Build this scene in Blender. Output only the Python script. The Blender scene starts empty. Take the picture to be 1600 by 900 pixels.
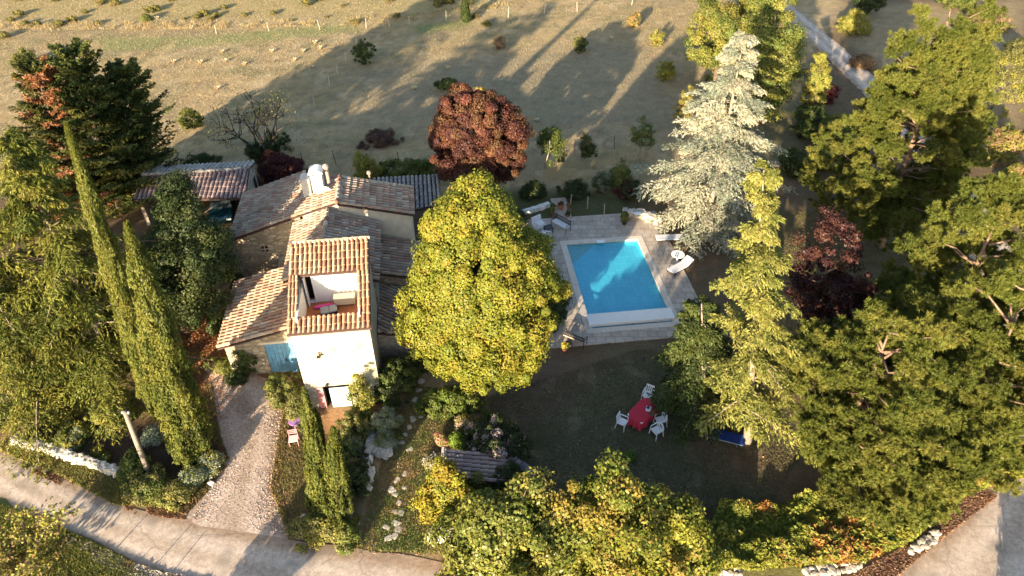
import bpy, bmesh, math
import numpy as np
from mathutils import Vector, Matrix

# ------------------------------------------------------------------ camera, sky, sun, exposure
sc = bpy.context.scene
col = sc.collection
CAM_H, CAM_F, CAM_PITCH = 29.0, 1100.0, 40.0
cd = bpy.data.cameras.new('camera'); cam = bpy.data.objects.new('camera', cd); col.objects.link(cam)
cam.location = (0, 0, CAM_H); cam.rotation_euler = (math.radians(90 - CAM_PITCH), 0, 0)
cd.sensor_width = 36; cd.lens = CAM_F / 1600 * 36; cd.clip_end = 2000; cd.clip_start = 0.5
sc.camera = cam
SUN_EL, SUN_AZ = 12.3, 67.0            # elevation; direction the light travels to, from +x
wd = bpy.data.worlds.new('World'); sc.world = wd; wd.use_nodes = True
nt = wd.node_tree
sky = nt.nodes.new('ShaderNodeTexSky'); sky.sky_type = 'NISHITA'; sky.sun_disc = False
sky.sun_elevation = math.radians(SUN_EL); sky.sun_rotation = math.radians(270 - SUN_AZ)
nt.links.new(sky.outputs[0], nt.nodes['Background'].inputs[0]); nt.nodes['Background'].inputs[1].default_value = 0.105
sd = bpy.data.lights.new('sun', 'SUN'); sun = bpy.data.objects.new('sun', sd); col.objects.link(sun)
sd.energy = 5.0; sd.angle = math.radians(0.5); sd.color = (1.0, 0.82, 0.56)
_d = Vector((math.cos(math.radians(SUN_AZ)) * math.cos(math.radians(SUN_EL)), math.sin(math.radians(SUN_AZ)) * math.cos(math.radians(SUN_EL)), -math.sin(math.radians(SUN_EL))))
sun.rotation_euler = _d.to_track_quat('-Z', 'Y').to_euler(); sun.location = (-30, -60, 40)
sc.view_settings.view_transform = 'Standard'; sc.view_settings.look = 'None'
sc.view_settings.exposure = 1.90; sc.view_settings.gamma = 1; sc.view_settings.use_curve_mapping = False
sc.render.engine = 'CYCLES'
sc.cycles.max_bounces = 6; sc.cycles.transparent_max_bounces = 8; sc.cycles.use_denoising = True

# ------------------------------------------------------------------ survey: photo measurements to ground positions
_p = math.radians(CAM_PITCH)
FW = np.array([0, math.cos(_p), -math.sin(_p)]); UP = np.array([0, math.sin(_p), math.cos(_p)]); RT = np.array([1., 0, 0])

def hg(x, y):                           # height of the ground
    x = np.asarray(x, float); y = np.asarray(y, float)
    z = 0.65 * np.exp(-((x + 14.6) / 2.6) ** 2 - ((y - 28.6) / 2.4) ** 2)
    z = z - 0.5 * np.exp(-((x + 8.6) / 1.7) ** 2 - ((y - 23.0) / 1.5) ** 2)
    return z

def ray(px, py): return FW + RT * ((px - 800) / CAM_F) + UP * ((450 - py) / CAM_F)

def P(px, py, dz=0.0):
    d = ray(px, py); z = dz
    for _ in range(6):
        t = (z - CAM_H) / d[2]; q = d * t; z = float(hg(q[0], q[1])) + dz
    return np.array([q[0], q[1], z])

def PZ(px, py, z):
    d = ray(px, py); t = (z - CAM_H) / d[2]; q = d * t
    return np.array([q[0], q[1], z])

def axis(bx, by, tx, ty):               # base, height and lean of an upright thing
    b = P(bx, by); d = ray(tx, ty); t = (d[:2] @ b[:2]) / (d[:2] @ d[:2])
    q = d * t
    return b, CAM_H + q[2] - b[2], q[:2] - b[:2]

def depth_scale(b, h):                  # metres per photo pixel at a place
    return (b[1] * FW[1] + (h - CAM_H) * FW[2]) / CAM_F

# ------------------------------------------------------------------ objects
def tag(o, label=None, cat=None, group=None, kind=None):
    if label: o['label'] = label
    if cat: o['category'] = cat
    if group: o['group'] = group
    if kind: o['kind'] = kind
    return o

def thing(name, label, cat, loc, rz=0.0, group=None):
    o = bpy.data.objects.new(name, None); col.objects.link(o)
    o.location = tuple(float(v) for v in loc); o.rotation_euler = (0, 0, rz); o.empty_display_size = 0.2
    return tag(o, label, cat, group)

def copy_tree(o, parent=None):
    c = o.copy(); col.objects.link(c)
    if parent: c.parent = parent
    for ch in list(o.children): copy_tree(ch, c)
    return c

def link(name, me, parent=None):
    o = bpy.data.objects.new(name, me); col.objects.link(o)
    if parent is not None: o.parent = parent
    return o

def quads(name, V, cols, m, parent=None):      # V (n,4,3)
    V = np.asarray(V, np.float32); n = len(V)
    me = bpy.data.meshes.new(name)
    me.vertices.add(n * 4); me.vertices.foreach_set('co', V.reshape(-1))
    me.loops.add(n * 4); me.loops.foreach_set('vertex_index', np.arange(n * 4, dtype=np.int32))
    me.polygons.add(n); me.polygons.foreach_set('loop_start', np.arange(0, n * 4, 4, dtype=np.int32))
    if cols is not None:
        c = np.ones((n, 4), np.float32); c[:, :3] = np.clip(cols, 0, 1)
        a = me.attributes.new('Col', 'FLOAT_COLOR', 'FACE'); a.data.foreach_set('color', c.reshape(-1))
    me.materials.append(m); me.update(calc_edges=True)
    return link(name, me, parent)

class MB:
    def __init__(s): s.v = []; s.f = []; s.c = []
    def add(s, V, F, c=None):
        k = len(s.v); s.v += [tuple(float(t) for t in q) for q in V]
        for f in F: s.f.append([k + i for i in f]); s.c.append(c)
        return s
    def box(s, c, size, rz=0.0, tilt=None, cc=None):
        hx, hy, hz = size[0] / 2, size[1] / 2, size[2] / 2
        M = Matrix.Rotation(rz, 3, 'Z')
        if tilt: M = M @ Matrix.Rotation(tilt[1], 3, tilt[0])
        V = [Vector(c) + M @ Vector((x, y, z)) for z in (-hz, hz) for x, y in ((-hx, -hy), (hx, -hy), (hx, hy), (-hx, hy))]
        return s.add(V, [(3, 2, 1, 0), (4, 5, 6, 7), (0, 1, 5, 4), (1, 2, 6, 5), (2, 3, 7, 6), (3, 0, 4, 7)], cc)
    def tube(s, pts, rad, n=8, cap=True, cc=None):
        pts = [Vector(tuple(float(t) for t in q)) for q in pts]
        rad = rad if hasattr(rad, '__len__') else [rad] * len(pts)
        V = []; F = []; prev = None
        for i, q in enumerate(pts):
            d = (pts[min(i + 1, len(pts) - 1)] - pts[max(i - 1, 0)]).normalized()
            a = Vector((1, 0, 0)) if prev is None else prev
            if abs(d.dot(a)) > .95: a = Vector((0, 1, 0))
            x = (a - d * a.dot(d)).normalized(); y = d.cross(x); prev = x
            for k in range(n):
                t = 2 * math.pi * k / n; V.append(q + (x * math.cos(t) + y * math.sin(t)) * rad[i])
        for i in range(len(pts) - 1):
            for k in range(n):
                F.append((i * n + k, i * n + (k + 1) % n, (i + 1) * n + (k + 1) % n, (i + 1) * n + k))
        if cap: F.append(tuple(range(n - 1, -1, -1))); F.append(tuple(range((len(pts) - 1) * n, len(pts) * n)))
        return s.add(V, F, cc)
    def lathe(s, c, prof, n=16, cc=None):
        V = []; F = []
        for r, z in prof:
            for k in range(n):
                t = 2 * math.pi * k / n; V.append((c[0] + r * math.cos(t), c[1] + r * math.sin(t), c[2] + z))
        for i in range(len(prof) - 1):
            for k in range(n): F.append((i * n + k, i * n + (k + 1) % n, (i + 1) * n + (k + 1) % n, (i + 1) * n + k))
        F.append(tuple(range(n - 1, -1, -1))); F.append(tuple(range((len(prof) - 1) * n, len(prof) * n)))
        return s.add(V, F, cc)
    def prism(s, poly, z0, ztop, cc=None):     # poly [(x,y)], tops per vertex
        n = len(poly); zt = ztop if hasattr(ztop, '__len__') else [ztop] * n
        V = [(x, y, z0) for x, y in poly] + [(x, y, zt[i]) for i, (x, y) in enumerate(poly)]
        F = [tuple(range(n - 1, -1, -1)), tuple(range(n, 2 * n))] + [(i, (i + 1) % n, n + (i + 1) % n, n + i) for i in range(n)]
        return s.add(V, F, cc)
    def rock(s, c, size, rng, cc=None):
        bm = bmesh.new(); bmesh.ops.create_icosphere(bm, subdivisions=2, radius=.5)
        rz = rng.uniform(0, 6.3); M = Matrix.Rotation(rz, 3, 'Z'); ph = rng.uniform(0, 6, 6)
        V = []
        for v in bm.verts:
            d = v.co.normalized(); k = 1 + .16 * math.sin(3 * d.x + ph[0]) + .14 * math.sin(4 * d.y + ph[1]) + .12 * math.sin(5 * d.z + ph[2] + d.x * 3)
            q = Vector((max(-.42, min(.42, d.x * .5 * k)), max(-.40, min(.40, d.y * .5 * k)), max(-.36, min(.36, d.z * .5 * k)))) * 1.35
            V.append(Vector(c) + M @ Vector((q.x * size[0], q.y * size[1], q.z * size[2])))
        F = [[v.index for v in f.verts] for f in bm.faces]; bm.free()
        return s.add(V, F, cc)
    def build(s, name, m, parent=None, smooth=False, bevel=0):
        me = bpy.data.meshes.new(name); me.from_pydata(s.v, [], s.f)
        if any(c is not None for c in s.c):
            a = me.attributes.new('Col', 'FLOAT_COLOR', 'FACE')
            a.data.foreach_set('color', np.array([(*(c if c is not None else (.5, .5, .5)), 1) for c in s.c], np.float32).reshape(-1))
        if smooth: me.polygons.foreach_set('use_smooth', [True] * len(me.polygons))
        me.materials.append(m); me.update()
        o = link(name, me, parent)
        if bevel:
            b = o.modifiers.new('bevel', 'BEVEL'); b.width = bevel; b.segments = 2; b.limit_method = 'ANGLE'
        return o

# ------------------------------------------------------------------ materials
def newmat(name):
    m = bpy.data.materials.new(name); m.use_nodes = True
    b = m.node_tree.nodes['Principled BSDF']; b.inputs['Specular IOR Level'].default_value = .25
    return m, m.node_tree, b
def node(nt, t, **kw):
    n = nt.nodes.new(t)
    for k, v in kw.items():
        if k.startswith('i_'): n.inputs[k[2:].replace('_', ' ')].default_value = v
        else: setattr(n, k, v)
    return n
def ramp(nt, stops):
    r = nt.nodes.new('ShaderNodeValToRGB'); e = r.color_ramp.elements
    while len(e) < len(stops): e.new(.5)
    for i, (p, c) in enumerate(stops): e[i].position = p; e[i].color = (*c, 1)
    return r
def objco(nt): return node(nt, 'ShaderNodeTexCoord').outputs['Object']
def noise(nt, co, scale, detail=6, rough=.6):
    n = node(nt, 'ShaderNodeTexNoise'); n.inputs['Scale'].default_value = scale; n.inputs['Detail'].default_value = detail; n.inputs['Roughness'].default_value = rough
    nt.links.new(co, n.inputs['Vector']); return n.outputs['Fac']
def mixc(nt, f, a, b, mode='MIX'):
    n = node(nt, 'ShaderNodeMix', data_type='RGBA', blend_type=mode)
    for s, v in ((n.inputs[0], f), (n.inputs[6], a), (n.inputs[7], b)):
        if hasattr(v, 'links'): nt.links.new(v, s)
        else: s.default_value = v if isinstance(v, (int, float)) else (*v, 1)
    return n.outputs[2]
def bump(nt, b, h, strength, dist):
    n = node(nt, 'ShaderNodeBump'); n.inputs['Strength'].default_value = strength; n.inputs['Distance'].default_value = dist
    nt.links.new(h, n.inputs['Height']); nt.links.new(n.outputs[0], b.inputs['Normal'])

def m_plain(name, c, rough=.6, var=.15, scale=9, metal=0):
    m, nt, b = newmat(name); f = noise(nt, objco(nt), scale)
    r = ramp(nt, [(.3, tuple(v * (1 - var) for v in c)), (.7, tuple(min(1, v * (1 + var)) for v in c))])
    nt.links.new(f, r.inputs[0]); nt.links.new(r.outputs[0], b.inputs['Base Color']); b.inputs['Roughness'].default_value = rough; b.inputs['Metallic'].default_value = metal
    return m
def m_leaf(name, trans=.25, gloss=.05, rough=.45):
    m = bpy.data.materials.new(name); m.use_nodes = True; nt = m.node_tree; nt.nodes.clear()
    at = node(nt, 'ShaderNodeAttribute', attribute_name='Col'); c = at.outputs['Color']
    d = node(nt, 'ShaderNodeBsdfDiffuse'); t = node(nt, 'ShaderNodeBsdfTranslucent'); g = node(nt, 'ShaderNodeBsdfGlossy'); g.inputs['Roughness'].default_value = rough
    g.inputs['Color'].default_value = (.9, .9, .85, 1)
    nt.links.new(c, d.inputs[0]); nt.links.new(c, t.inputs[0])
    m1 = node(nt, 'ShaderNodeMixShader'); m1.inputs[0].default_value = trans; nt.links.new(d.outputs[0], m1.inputs[1]); nt.links.new(t.outputs[0], m1.inputs[2])
    m2 = node(nt, 'ShaderNodeMixShader'); m2.inputs[0].default_value = gloss; nt.links.new(m1.outputs[0], m2.inputs[1]); nt.links.new(g.outputs[0], m2.inputs[2])
    o = node(nt, 'ShaderNodeOutputMaterial'); nt.links.new(m2.outputs[0], o.inputs[0])
    return m
def m_attr(name, rough=.85, nscale=14, lo=.72, hi=1.2, bumps=.3, bdist=.02, spots=None):
    m, nt, b = newmat(name); co = objco(nt); at = node(nt, 'ShaderNodeAttribute', attribute_name='Col')
    f = noise(nt, co, nscale, 8, .65); r = ramp(nt, [(.3, (lo,) * 3), (.7, (hi,) * 3)]); nt.links.new(f, r.inputs[0])
    c = mixc(nt, 1.0, at.outputs['Color'], r.outputs[0], 'MULTIPLY')
    if spots:
        f2 = noise(nt, co, spots[1], 5, .7); r2 = ramp(nt, [(spots[2], (0, 0, 0)), (spots[2] + .08, (1, 1, 1))]); nt.links.new(f2, r2.inputs[0])
        c = mixc(nt, r2.outputs[0], c, spots[0])
    nt.links.new(c, b.inputs['Base Color']); b.inputs['Roughness'].default_value = rough
    if bumps: bump(nt, b, f, bumps, bdist)
    return m
def m_stone(name, c1, c2, mortar, scale=2.6, mix=.5, stain=None, squash=1.9):
    m, nt, b = newmat(name); co = objco(nt)
    mp = node(nt, 'ShaderNodeMapping'); mp.inputs['Scale'].default_value = (1, 1, squash); nt.links.new(co, mp.inputs[0])
    nz = node(nt, 'ShaderNodeTexNoise'); nz.inputs['Scale'].default_value = 3; nt.links.new(co, nz.inputs['Vector'])
    wv = mixc(nt, .12, mp.outputs[0], nz.outputs['Color'], 'ADD')
    v = node(nt, 'ShaderNodeTexVoronoi'); v.inputs['Scale'].default_value = scale; nt.links.new(wv, v.inputs['Vector'])
    e = node(nt, 'ShaderNodeTexVoronoi', feature='DISTANCE_TO_EDGE'); e.inputs['Scale'].default_value = scale; nt.links.new(wv, e.inputs['Vector'])
    sp = node(nt, 'ShaderNodeSeparateColor'); nt.links.new(v.outputs['Color'], sp.inputs[0])
    cc = mixc(nt, sp.outputs[0], c1, c2)
    f = noise(nt, co, 18, 8, .7); r0 = ramp(nt, [(.3, (.75,) * 3), (.7, (1.15,) * 3)]); nt.links.new(f, r0.inputs[0]); cc = mixc(nt, 1.0, cc, r0.outputs[0], 'MULTIPLY')
    r = ramp(nt, [(.02, (1, 1, 1)), (.09, (0, 0, 0))]); nt.links.new(e.outputs['Distance'], r.inputs[0])
    k = node(nt, 'ShaderNodeMath', operation='MULTIPLY'); k.inputs[1].default_value = mix; nt.links.new(r.outputs[0], k.inputs[0])
    cc = mixc(nt, k.outputs[0], cc, mortar)
    if stain:
        f2 = noise(nt, co, stain[1], 7, .7); r2 = ramp(nt, [(stain[2], (0, 0, 0)), (stain[2] + .12, (stain[3],) * 3)]); nt.links.new(f2, r2.inputs[0]); cc = mixc(nt, r2.outputs[0], cc, stain[0])
    nt.links.new(cc, b.inputs['Base Color']); b.inputs['Roughness'].default_value = .92
    rb = ramp(nt, [(0, (0, 0, 0)), (.15, (1, 1, 1))]); nt.links.new(e.outputs['Distance'], rb.inputs[0])
    h = mixc(nt, .4, rb.outputs[0], f); bump(nt, b, h, .7, .04)
    return m

LEAF = m_leaf('leaf', .22, .012); LEAFG = m_leaf('glossy leaf', .2, .02, .4); NEEDLE = m_leaf('needle', .15, .012, .5)
BARK = m_plain('bark', (.12, .085, .06), .95, .4, 6); BARKG = m_plain('grey bark', (.28, .23, .18), .95, .35, 7); BARKP = m_plain('pine bark', (.21, .14, .10), .95, .4, 5)
TILE = m_attr('roof tile', .9, 22, .6, 1.25, .35, .02, ((.05, .04, .035), 9, .66))
ATTR = m_attr('painted', .7, 30, .9, 1.08, 0)
ROCKL = m_leaf('loose stone', 0, 0); ROCK = m_attr('rock', .95, 7, .65, 1.2, .6, .03)
STONE = m_stone('rubble stone', (.54, .45, .32), (.30, .24, .17), (.20, .16, .12), 2.6, .75)
STONET = m_stone('pale tower stone', (.62, .56, .45), (.48, .42, .30), (.33, .28, .20), 2.3, .6, ((.42, .38, .14), 1.3, .54, .7))
STONEG = m_stone('grey stone', (.42, .37, .30), (.25, .21, .17), (.17, .14, .12), 2.8, .7)
PLASTER = m_plain('cream plaster', (.66, .58, .45), .9, .12, 3); WHITEP = m_plain('white plaster', (.80, .76, .70), .85, .05, 2)
WHITE = m_plain('white plastic', (.78, .78, .78), .35, .05, 4); CUSH = m_plain('white cushion', (.60, .60, .63), .9, .08, 12)
DARKM = m_plain('dark metal', (.03, .03, .035), .45, .2, 10); BLUEP = m_plain('blue paint', (.16, .36, .55), .6, .2, 5); PALEB = m_plain('pale blue paint', (.50, .66, .72), .6, .06, 4)
WOOD = m_plain('weathered wood', (.36, .29, .22), .9, .3, 8); WOODD = m_plain('dark wood', (.10, .05, .035), .8, .3, 8)
RED = m_plain('red cloth', (.50, .035, .06), .95, .15, 9); NAVY = m_plain('blue fabric', (.010, .035, .17), .85, .2, 14); PINK = m_plain('pink fabric', (.75, .08, .32), .9, .1, 8)
PURPLE = m_plain('lilac paint', (.42, .22, .50), .6, .1, 8); ROSE = m_plain('rose metal', (.60, .25, .26), .6, .15, 8); TERRA = m_plain('terracotta', (.42, .17, .08), .85, .25, 6); GREYF = m_plain('grey fabric', (.30, .30, .30), .95, .15, 12)
DARK = m_plain('dark interior', (.02, .012, .01), .9, .2, 4); POLEW = m_plain('pole wood', (.24, .20, .165), .9, .2, 5); CONC = m_plain('concrete', (.50, .47, .42), .9, .2, 6)

def m_floor():
    m, nt, b = newmat('terracotta floor'); co = objco(nt)
    br = node(nt, 'ShaderNodeTexBrick'); br.inputs['Scale'].default_value = 3.2; br.offset = 0; br.inputs['Brick Width'].default_value = .8; br.inputs['Row Height'].default_value = .8
    br.inputs['Color1'].default_value = (.50, .17, .06, 1); br.inputs['Color2'].default_value = (.40, .13, .05, 1); br.inputs['Mortar'].default_value = (.36, .22, .14, 1); br.inputs['Mortar Size'].default_value = .02
    nt.links.new(co, br.inputs['Vector']); nt.links.new(br.outputs[0], b.inputs['Base Color']); b.inputs['Roughness'].default_value = .6
    return m
def m_paving():
    m, nt, b = newmat('stone paving'); co = objco(nt)
    br = node(nt, 'ShaderNodeTexBrick'); br.inputs['Scale'].default_value = 1.0; br.offset = .35; br.inputs['Brick Width'].default_value = .55; br.inputs['Row Height'].default_value = .5
    br.inputs['Color1'].default_value = (.50, .44, .38, 1); br.inputs['Color2'].default_value = (.41, .35, .30, 1); br.inputs['Mortar'].default_value = (.20, .15, .12, 1); br.inputs['Mortar Size'].default_value = .014; br.inputs['Mortar Smooth'].default_value = .3
    nt.links.new(co, br.inputs['Vector'])
    f = noise(nt, co, 1.3, 8, .65); r = ramp(nt, [(.3, (.74, .70, .66)), (.7, (1.12, 1.1, 1.08))]); nt.links.new(f, r.inputs[0])
    c = mixc(nt, 1.0, br.outputs[0], r.outputs[0], 'MULTIPLY'); nt.links.new(c, b.inputs['Base Color']); b.inputs['Roughness'].default_value = .85
    bump(nt, b, br.outputs['Fac'], -.25, .01)
    return m
def m_ground():
    m, nt, b = newmat('ground'); co = objco(nt); at = node(nt, 'ShaderNodeAttribute', attribute_name='Col')
    f1 = noise(nt, co, 1.1, 10, .72); f2 = noise(nt, co, 9, 8, .75)
    r1 = ramp(nt, [(.28, (.74, .73, .70)), (.72, (1.22, 1.23, 1.22))]); nt.links.new(f1, r1.inputs[0])
    r2 = ramp(nt, [(.3, (.6,) * 3), (.7, (1.35,) * 3)]); nt.links.new(f2, r2.inputs[0])
    c = mixc(nt, 1.0, at.outputs['Color'], r1.outputs[0], 'MULTIPLY'); c = mixc(nt, 1.0, c, r2.outputs[0], 'MULTIPLY')
    nt.links.new(c, b.inputs['Base Color']); b.inputs['Roughness'].default_value = 1.0; b.inputs['Specular IOR Level'].default_value = .05
    h = mixc(nt, .5, f1, f2); bump(nt, b, h, .9, .12)
    return m
def m_road(name, c1, c2, crack, stones=0.0):
    m, nt, b = newmat(name); co = objco(nt)
    f = noise(nt, co, .8, 9, .7); r = ramp(nt, [(.3, c1), (.7, c2)]); nt.links.new(f, r.inputs[0]); c = r.outputs[0]
    fm = noise(nt, co, 4.0 if crack else 8.5, 5, .75); rm = ramp(nt, [(.36, (.78 - stones,) * 3), (.64, (1.16 + stones,) * 3)]); nt.links.new(fm, rm.inputs[0]); c = mixc(nt, 1.0, c, rm.outputs[0], 'MULTIPLY')
    f2 = noise(nt, co, 15, 5, .8); r2 = ramp(nt, [(.3, (.72 - stones,) * 3), (.7, (1.2 + stones,) * 3)]); nt.links.new(f2, r2.inputs[0]); c = mixc(nt, 1.0, c, r2.outputs[0], 'MULTIPLY')
    ac = node(nt, 'ShaderNodeAttribute', attribute_name='across'); wn_ = noise(nt, co, 1.2, 5, .7)
    ad = node(nt, 'ShaderNodeMath', operation='MULTIPLY_ADD'); ad.inputs[1].default_value = .22; nt.links.new(wn_, ad.inputs[0]); nt.links.new(ac.outputs['Fac'], ad.inputs[2])
    rt = ramp(nt, [(.10, (.62, .56, .48)), (.22, (.92, .9, .88)), (.36, (1.12, 1.12, 1.12)), (.50, (.90, .88, .85)), (.61, (.86, .83, .79)), (.74, (1.12, 1.12, 1.12)), (.88, (.95, .93, .9)), (1.0, (.66, .58, .5))]); nt.links.new(ad.outputs[0], rt.inputs[0]); c = mixc(nt, 1.0, c, rt.outputs[0], 'MULTIPLY')
    if crack:
        nz = node(nt, 'ShaderNodeTexNoise'); nz.inputs['Scale'].default_value = 1.6; nz.inputs['Detail'].default_value = 6; nt.links.new(co, nz.inputs['Vector'])
        wv = mixc(nt, .5, co, nz.outputs['Color'], 'ADD')
        e = node(nt, 'ShaderNodeTexVoronoi', feature='DISTANCE_TO_EDGE'); e.inputs['Scale'].default_value = .33; nt.links.new(wv, e.inputs['Vector'])
        r3 = ramp(nt, [(.0, (crack,) * 3), (.012, (0, 0, 0))]); nt.links.new(e.outputs['Distance'], r3.inputs[0]); c = mixc(nt, r3.outputs[0], c, (.12, .10, .09))
        f4 = noise(nt, co, .5, 4, .6); r4 = ramp(nt, [(.56, (0, 0, 0)), (.64, (.55,) * 3)]); nt.links.new(f4, r4.inputs[0]); c = mixc(nt, r4.outputs[0], c, (.20, .17, .15))
    nt.links.new(c, b.inputs['Base Color']); b.inputs['Roughness'].default_value = .95; bump(nt, b, f2, .5 + stones, .02 + stones * .06)
    return m
GROUND = m_ground(); PAVING = m_paving(); TFLOOR = m_floor()
ROAD = m_road('worn asphalt', (.47, .375, .31), (.60, .495, .415), .4); GRAVEL = m_road('gravel', (.40, .30, .245), (.58, .465, .385), 0, .10)

# ------------------------------------------------------------------ noise helpers (numpy)
def vnoise(x, y, seed=0):
    x = np.asarray(x, float); y = np.asarray(y, float)
    xi = np.floor(x).astype(np.int64); yi = np.floor(y).astype(np.int64); xf = x - xi; yf = y - yi
    def hsh(a, b):
        n = (a * 374761393 + b * 668265263 + seed * 974711) & 0x7fffffff
        n = ((n ^ (n >> 13)) * 1274126177) & 0x7fffffff
        return ((n ^ (n >> 16)) & 0xffff) / 65535.0
    u = xf * xf * (3 - 2 * xf); v = yf * yf * (3 - 2 * yf)
    return (hsh(xi, yi) * (1 - u) + hsh(xi + 1, yi) * u) * (1 - v) + (hsh(xi, yi + 1) * (1 - u) + hsh(xi + 1, yi + 1) * u) * v
def fbm(x, y, seed=0, oct=4):
    s = 0; a = .5; t = 0
    for o in range(oct): s = s + a * vnoise(x * 2 ** o, y * 2 ** o, seed + o); t += a; a *= .5
    return s / t
def inpoly_sd(x, y, poly):              # signed distance, + inside
    poly = np.asarray(poly, float); d = np.full(x.shape, 1e9); ins = np.zeros(x.shape, bool); n = len(poly)
    for i in range(n):
        a = poly[i]; b = poly[(i + 1) % n]; e = b - a; L = e @ e + 1e-9
        t = np.clip(((x - a[0]) * e[0] + (y - a[1]) * e[1]) / L, 0, 1)
        d = np.minimum(d, np.hypot(x - a[0] - t * e[0], y - a[1] - t * e[1]))
        c = (a[1] > y) != (b[1] > y)
        with np.errstate(divide='ignore', invalid='ignore'):
            xx = a[0] + (y - a[1]) / (b[1] - a[1] + 1e-12) * e[0]
        ins ^= c & (x < xx)
    return np.where(ins, d, -d)
def polyP(*q): return [tuple(P(*t)[:2]) for t in q]

# ------------------------------------------------------------------ ground
def build_ground():
    xs = np.concatenate([np.linspace(-900, -90, 12), np.linspace(-75, -32, 60), np.arange(-31.5, 33, .3), np.linspace(33.6, 75, 60), np.linspace(90, 900, 12)])
    ys = np.concatenate([np.linspace(-300, 4, 8), np.arange(8, 50, .3), np.linspace(50.5, 130, 130), np.linspace(145, 1500, 14)])
    X, Y = np.meshgrid(xs, ys); wx = X + 1.2 * (fbm(X * .8, Y * .8, 3) - .5); wy = Y + 1.2 * (fbm(X * .8 + 9, Y * .8, 5) - .5)
    n1 = fbm(X * .12, Y * .12, 11); n2 = fbm(X * .5, Y * .5, 21); n3 = fbm(X * 1.6, Y * 1.6, 31)
    C = np.array([.395, .285, .155])[None, None] * (.8 + .45 * n1 + .25 * (n2 - .5))[..., None]
    def lay(mask, c): nonlocal C; C = C * (1 - mask[..., None]) + np.array(c) * mask[..., None]
    lay(np.clip((n2 - .48) * 5, 0, 1) * .5, (.27, .225, .12)); lay(np.clip((n1 - .52) * 6, 0, 1) * .45, (.43, .32, .19)); lay(np.clip((fbm(X * .22 + 5, Y * .45, 41) - .52) * 7, 0, 1) * .45, (.24, .20, .125)); lay(np.clip((fbm(X * .9, Y * .9, 43) - .60) * 9, 0, 1) * .6, (.50, .385, .25)); lay(np.clip((fbm(X * .5 + 3, Y * .7, 47) - .56) * 8, 0, 1) * .55, (.20, .185, .095)); lay(np.clip((fbm(X * 1.8, Y * 1.8, 53) - .62) * 9, 0, 1) * .6, (.19, .15, .10))
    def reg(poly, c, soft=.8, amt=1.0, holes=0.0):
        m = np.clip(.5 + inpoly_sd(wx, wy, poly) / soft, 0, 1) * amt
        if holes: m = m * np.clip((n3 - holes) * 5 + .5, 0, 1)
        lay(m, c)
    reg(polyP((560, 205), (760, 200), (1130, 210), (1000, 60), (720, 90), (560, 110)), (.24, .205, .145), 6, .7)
    reg(polyP((150, 60), (330, 55), (560, 30), (560, 48), (330, 72), (160, 80)), (.20, .23, .09), 1.5, .7)
    reg(polyP((640, 40), (740, 28), (740, 40), (650, 55)), (.16, .2, .07), 1.5, .7)
    reg(polyP((0, 40), (330, 40), (560, 40), (800, 20), (800, 12), (560, 28), (330, 30), (0, 30)), (.43, .325, .17), 2.0, .5)
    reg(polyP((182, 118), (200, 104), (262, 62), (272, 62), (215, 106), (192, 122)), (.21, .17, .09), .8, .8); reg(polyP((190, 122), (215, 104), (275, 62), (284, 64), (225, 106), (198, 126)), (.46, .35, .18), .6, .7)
    reg(polyP((0, 30), (560, 26), (800, 8), (800, -40), (0, -40)), (.36, .285, .13), 2.5, .7)
    # house plot
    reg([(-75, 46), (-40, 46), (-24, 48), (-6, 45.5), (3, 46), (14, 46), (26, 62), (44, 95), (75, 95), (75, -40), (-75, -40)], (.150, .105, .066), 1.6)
    reg(polyP((790, 300), (1000, 300), (1000, 345), (800, 345)), (.07, .085, .035), 1.5, .8)
    reg(polyP((1120, 20), (1180, 250), (1260, 250), (1240, 60)), (.17, .15, .08), 2.5, .8)
    reg(polyP((1270, 10), (1420, 150), (1600, 200), (1600, 0)), (.33, .25, .15), 3, .8)
    reg(polyP((1130, 330), (1400, 330), (1400, 560), (1180, 560)), (.17, .135, .075), 2, .9)
    # lawn with its worn arc
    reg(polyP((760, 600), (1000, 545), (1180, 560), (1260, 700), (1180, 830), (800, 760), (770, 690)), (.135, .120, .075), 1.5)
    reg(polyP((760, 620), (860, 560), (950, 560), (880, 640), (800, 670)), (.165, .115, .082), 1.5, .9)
    reg(polyP((1060, 680), (1200, 640), (1230, 760), (1120, 740)), (.18, .12, .08), 1.5, .7)
    # left garden
    reg(polyP((0, 600), (330, 600), (350, 730), (280, 800), (0, 690)), (.22, .155, .085), .8)
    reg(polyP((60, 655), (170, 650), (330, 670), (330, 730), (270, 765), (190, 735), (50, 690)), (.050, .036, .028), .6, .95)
    reg(polyP((0, 640), (120, 605), (180, 620), (60, 660), (0, 690)), (.30, .20, .10), .7, .8)
    reg(polyP((0, 690), (190, 738), (270, 790), (180, 790), (100, 745), (0, 705)), (.26, .22, .09), .5, .95)
    reg(polyP((0, 700), (110, 745), (200, 790), (290, 800), (380, 790), (280, 815), (190, 800), (90, 755), (0, 715)), (.30, .18, .10), .5, .9, .45)
    reg(polyP((280, 470), (380, 440), (350, 600), (330, 650), (290, 640), (330, 560)), (.30, .125, .065), .8)
    reg(polyP((340, 560), (460, 560), (450, 620), (400, 610)), (.15, .08, .05), .6, .9)
    # verge between the drive and the road, garden path
    reg(polyP((430, 690), (480, 690), (500, 860), (460, 840), (440, 760)), (.27, .20, .10), .5, .95)
    reg(polyP((480, 640), (560, 640), (570, 700), (500, 700)), (.34, .19, .10), .6, .9)
    reg(polyP((640, 570), (780, 590), (760, 640), (680, 720), (690, 868), (540, 865), (560, 790), (600, 680)), (.31, .225, .12), .8)
    reg(polyP((610, 740), (680, 760), (690, 860), (580, 860)), (.16, .19, .055), .8, .9, .48)
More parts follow.
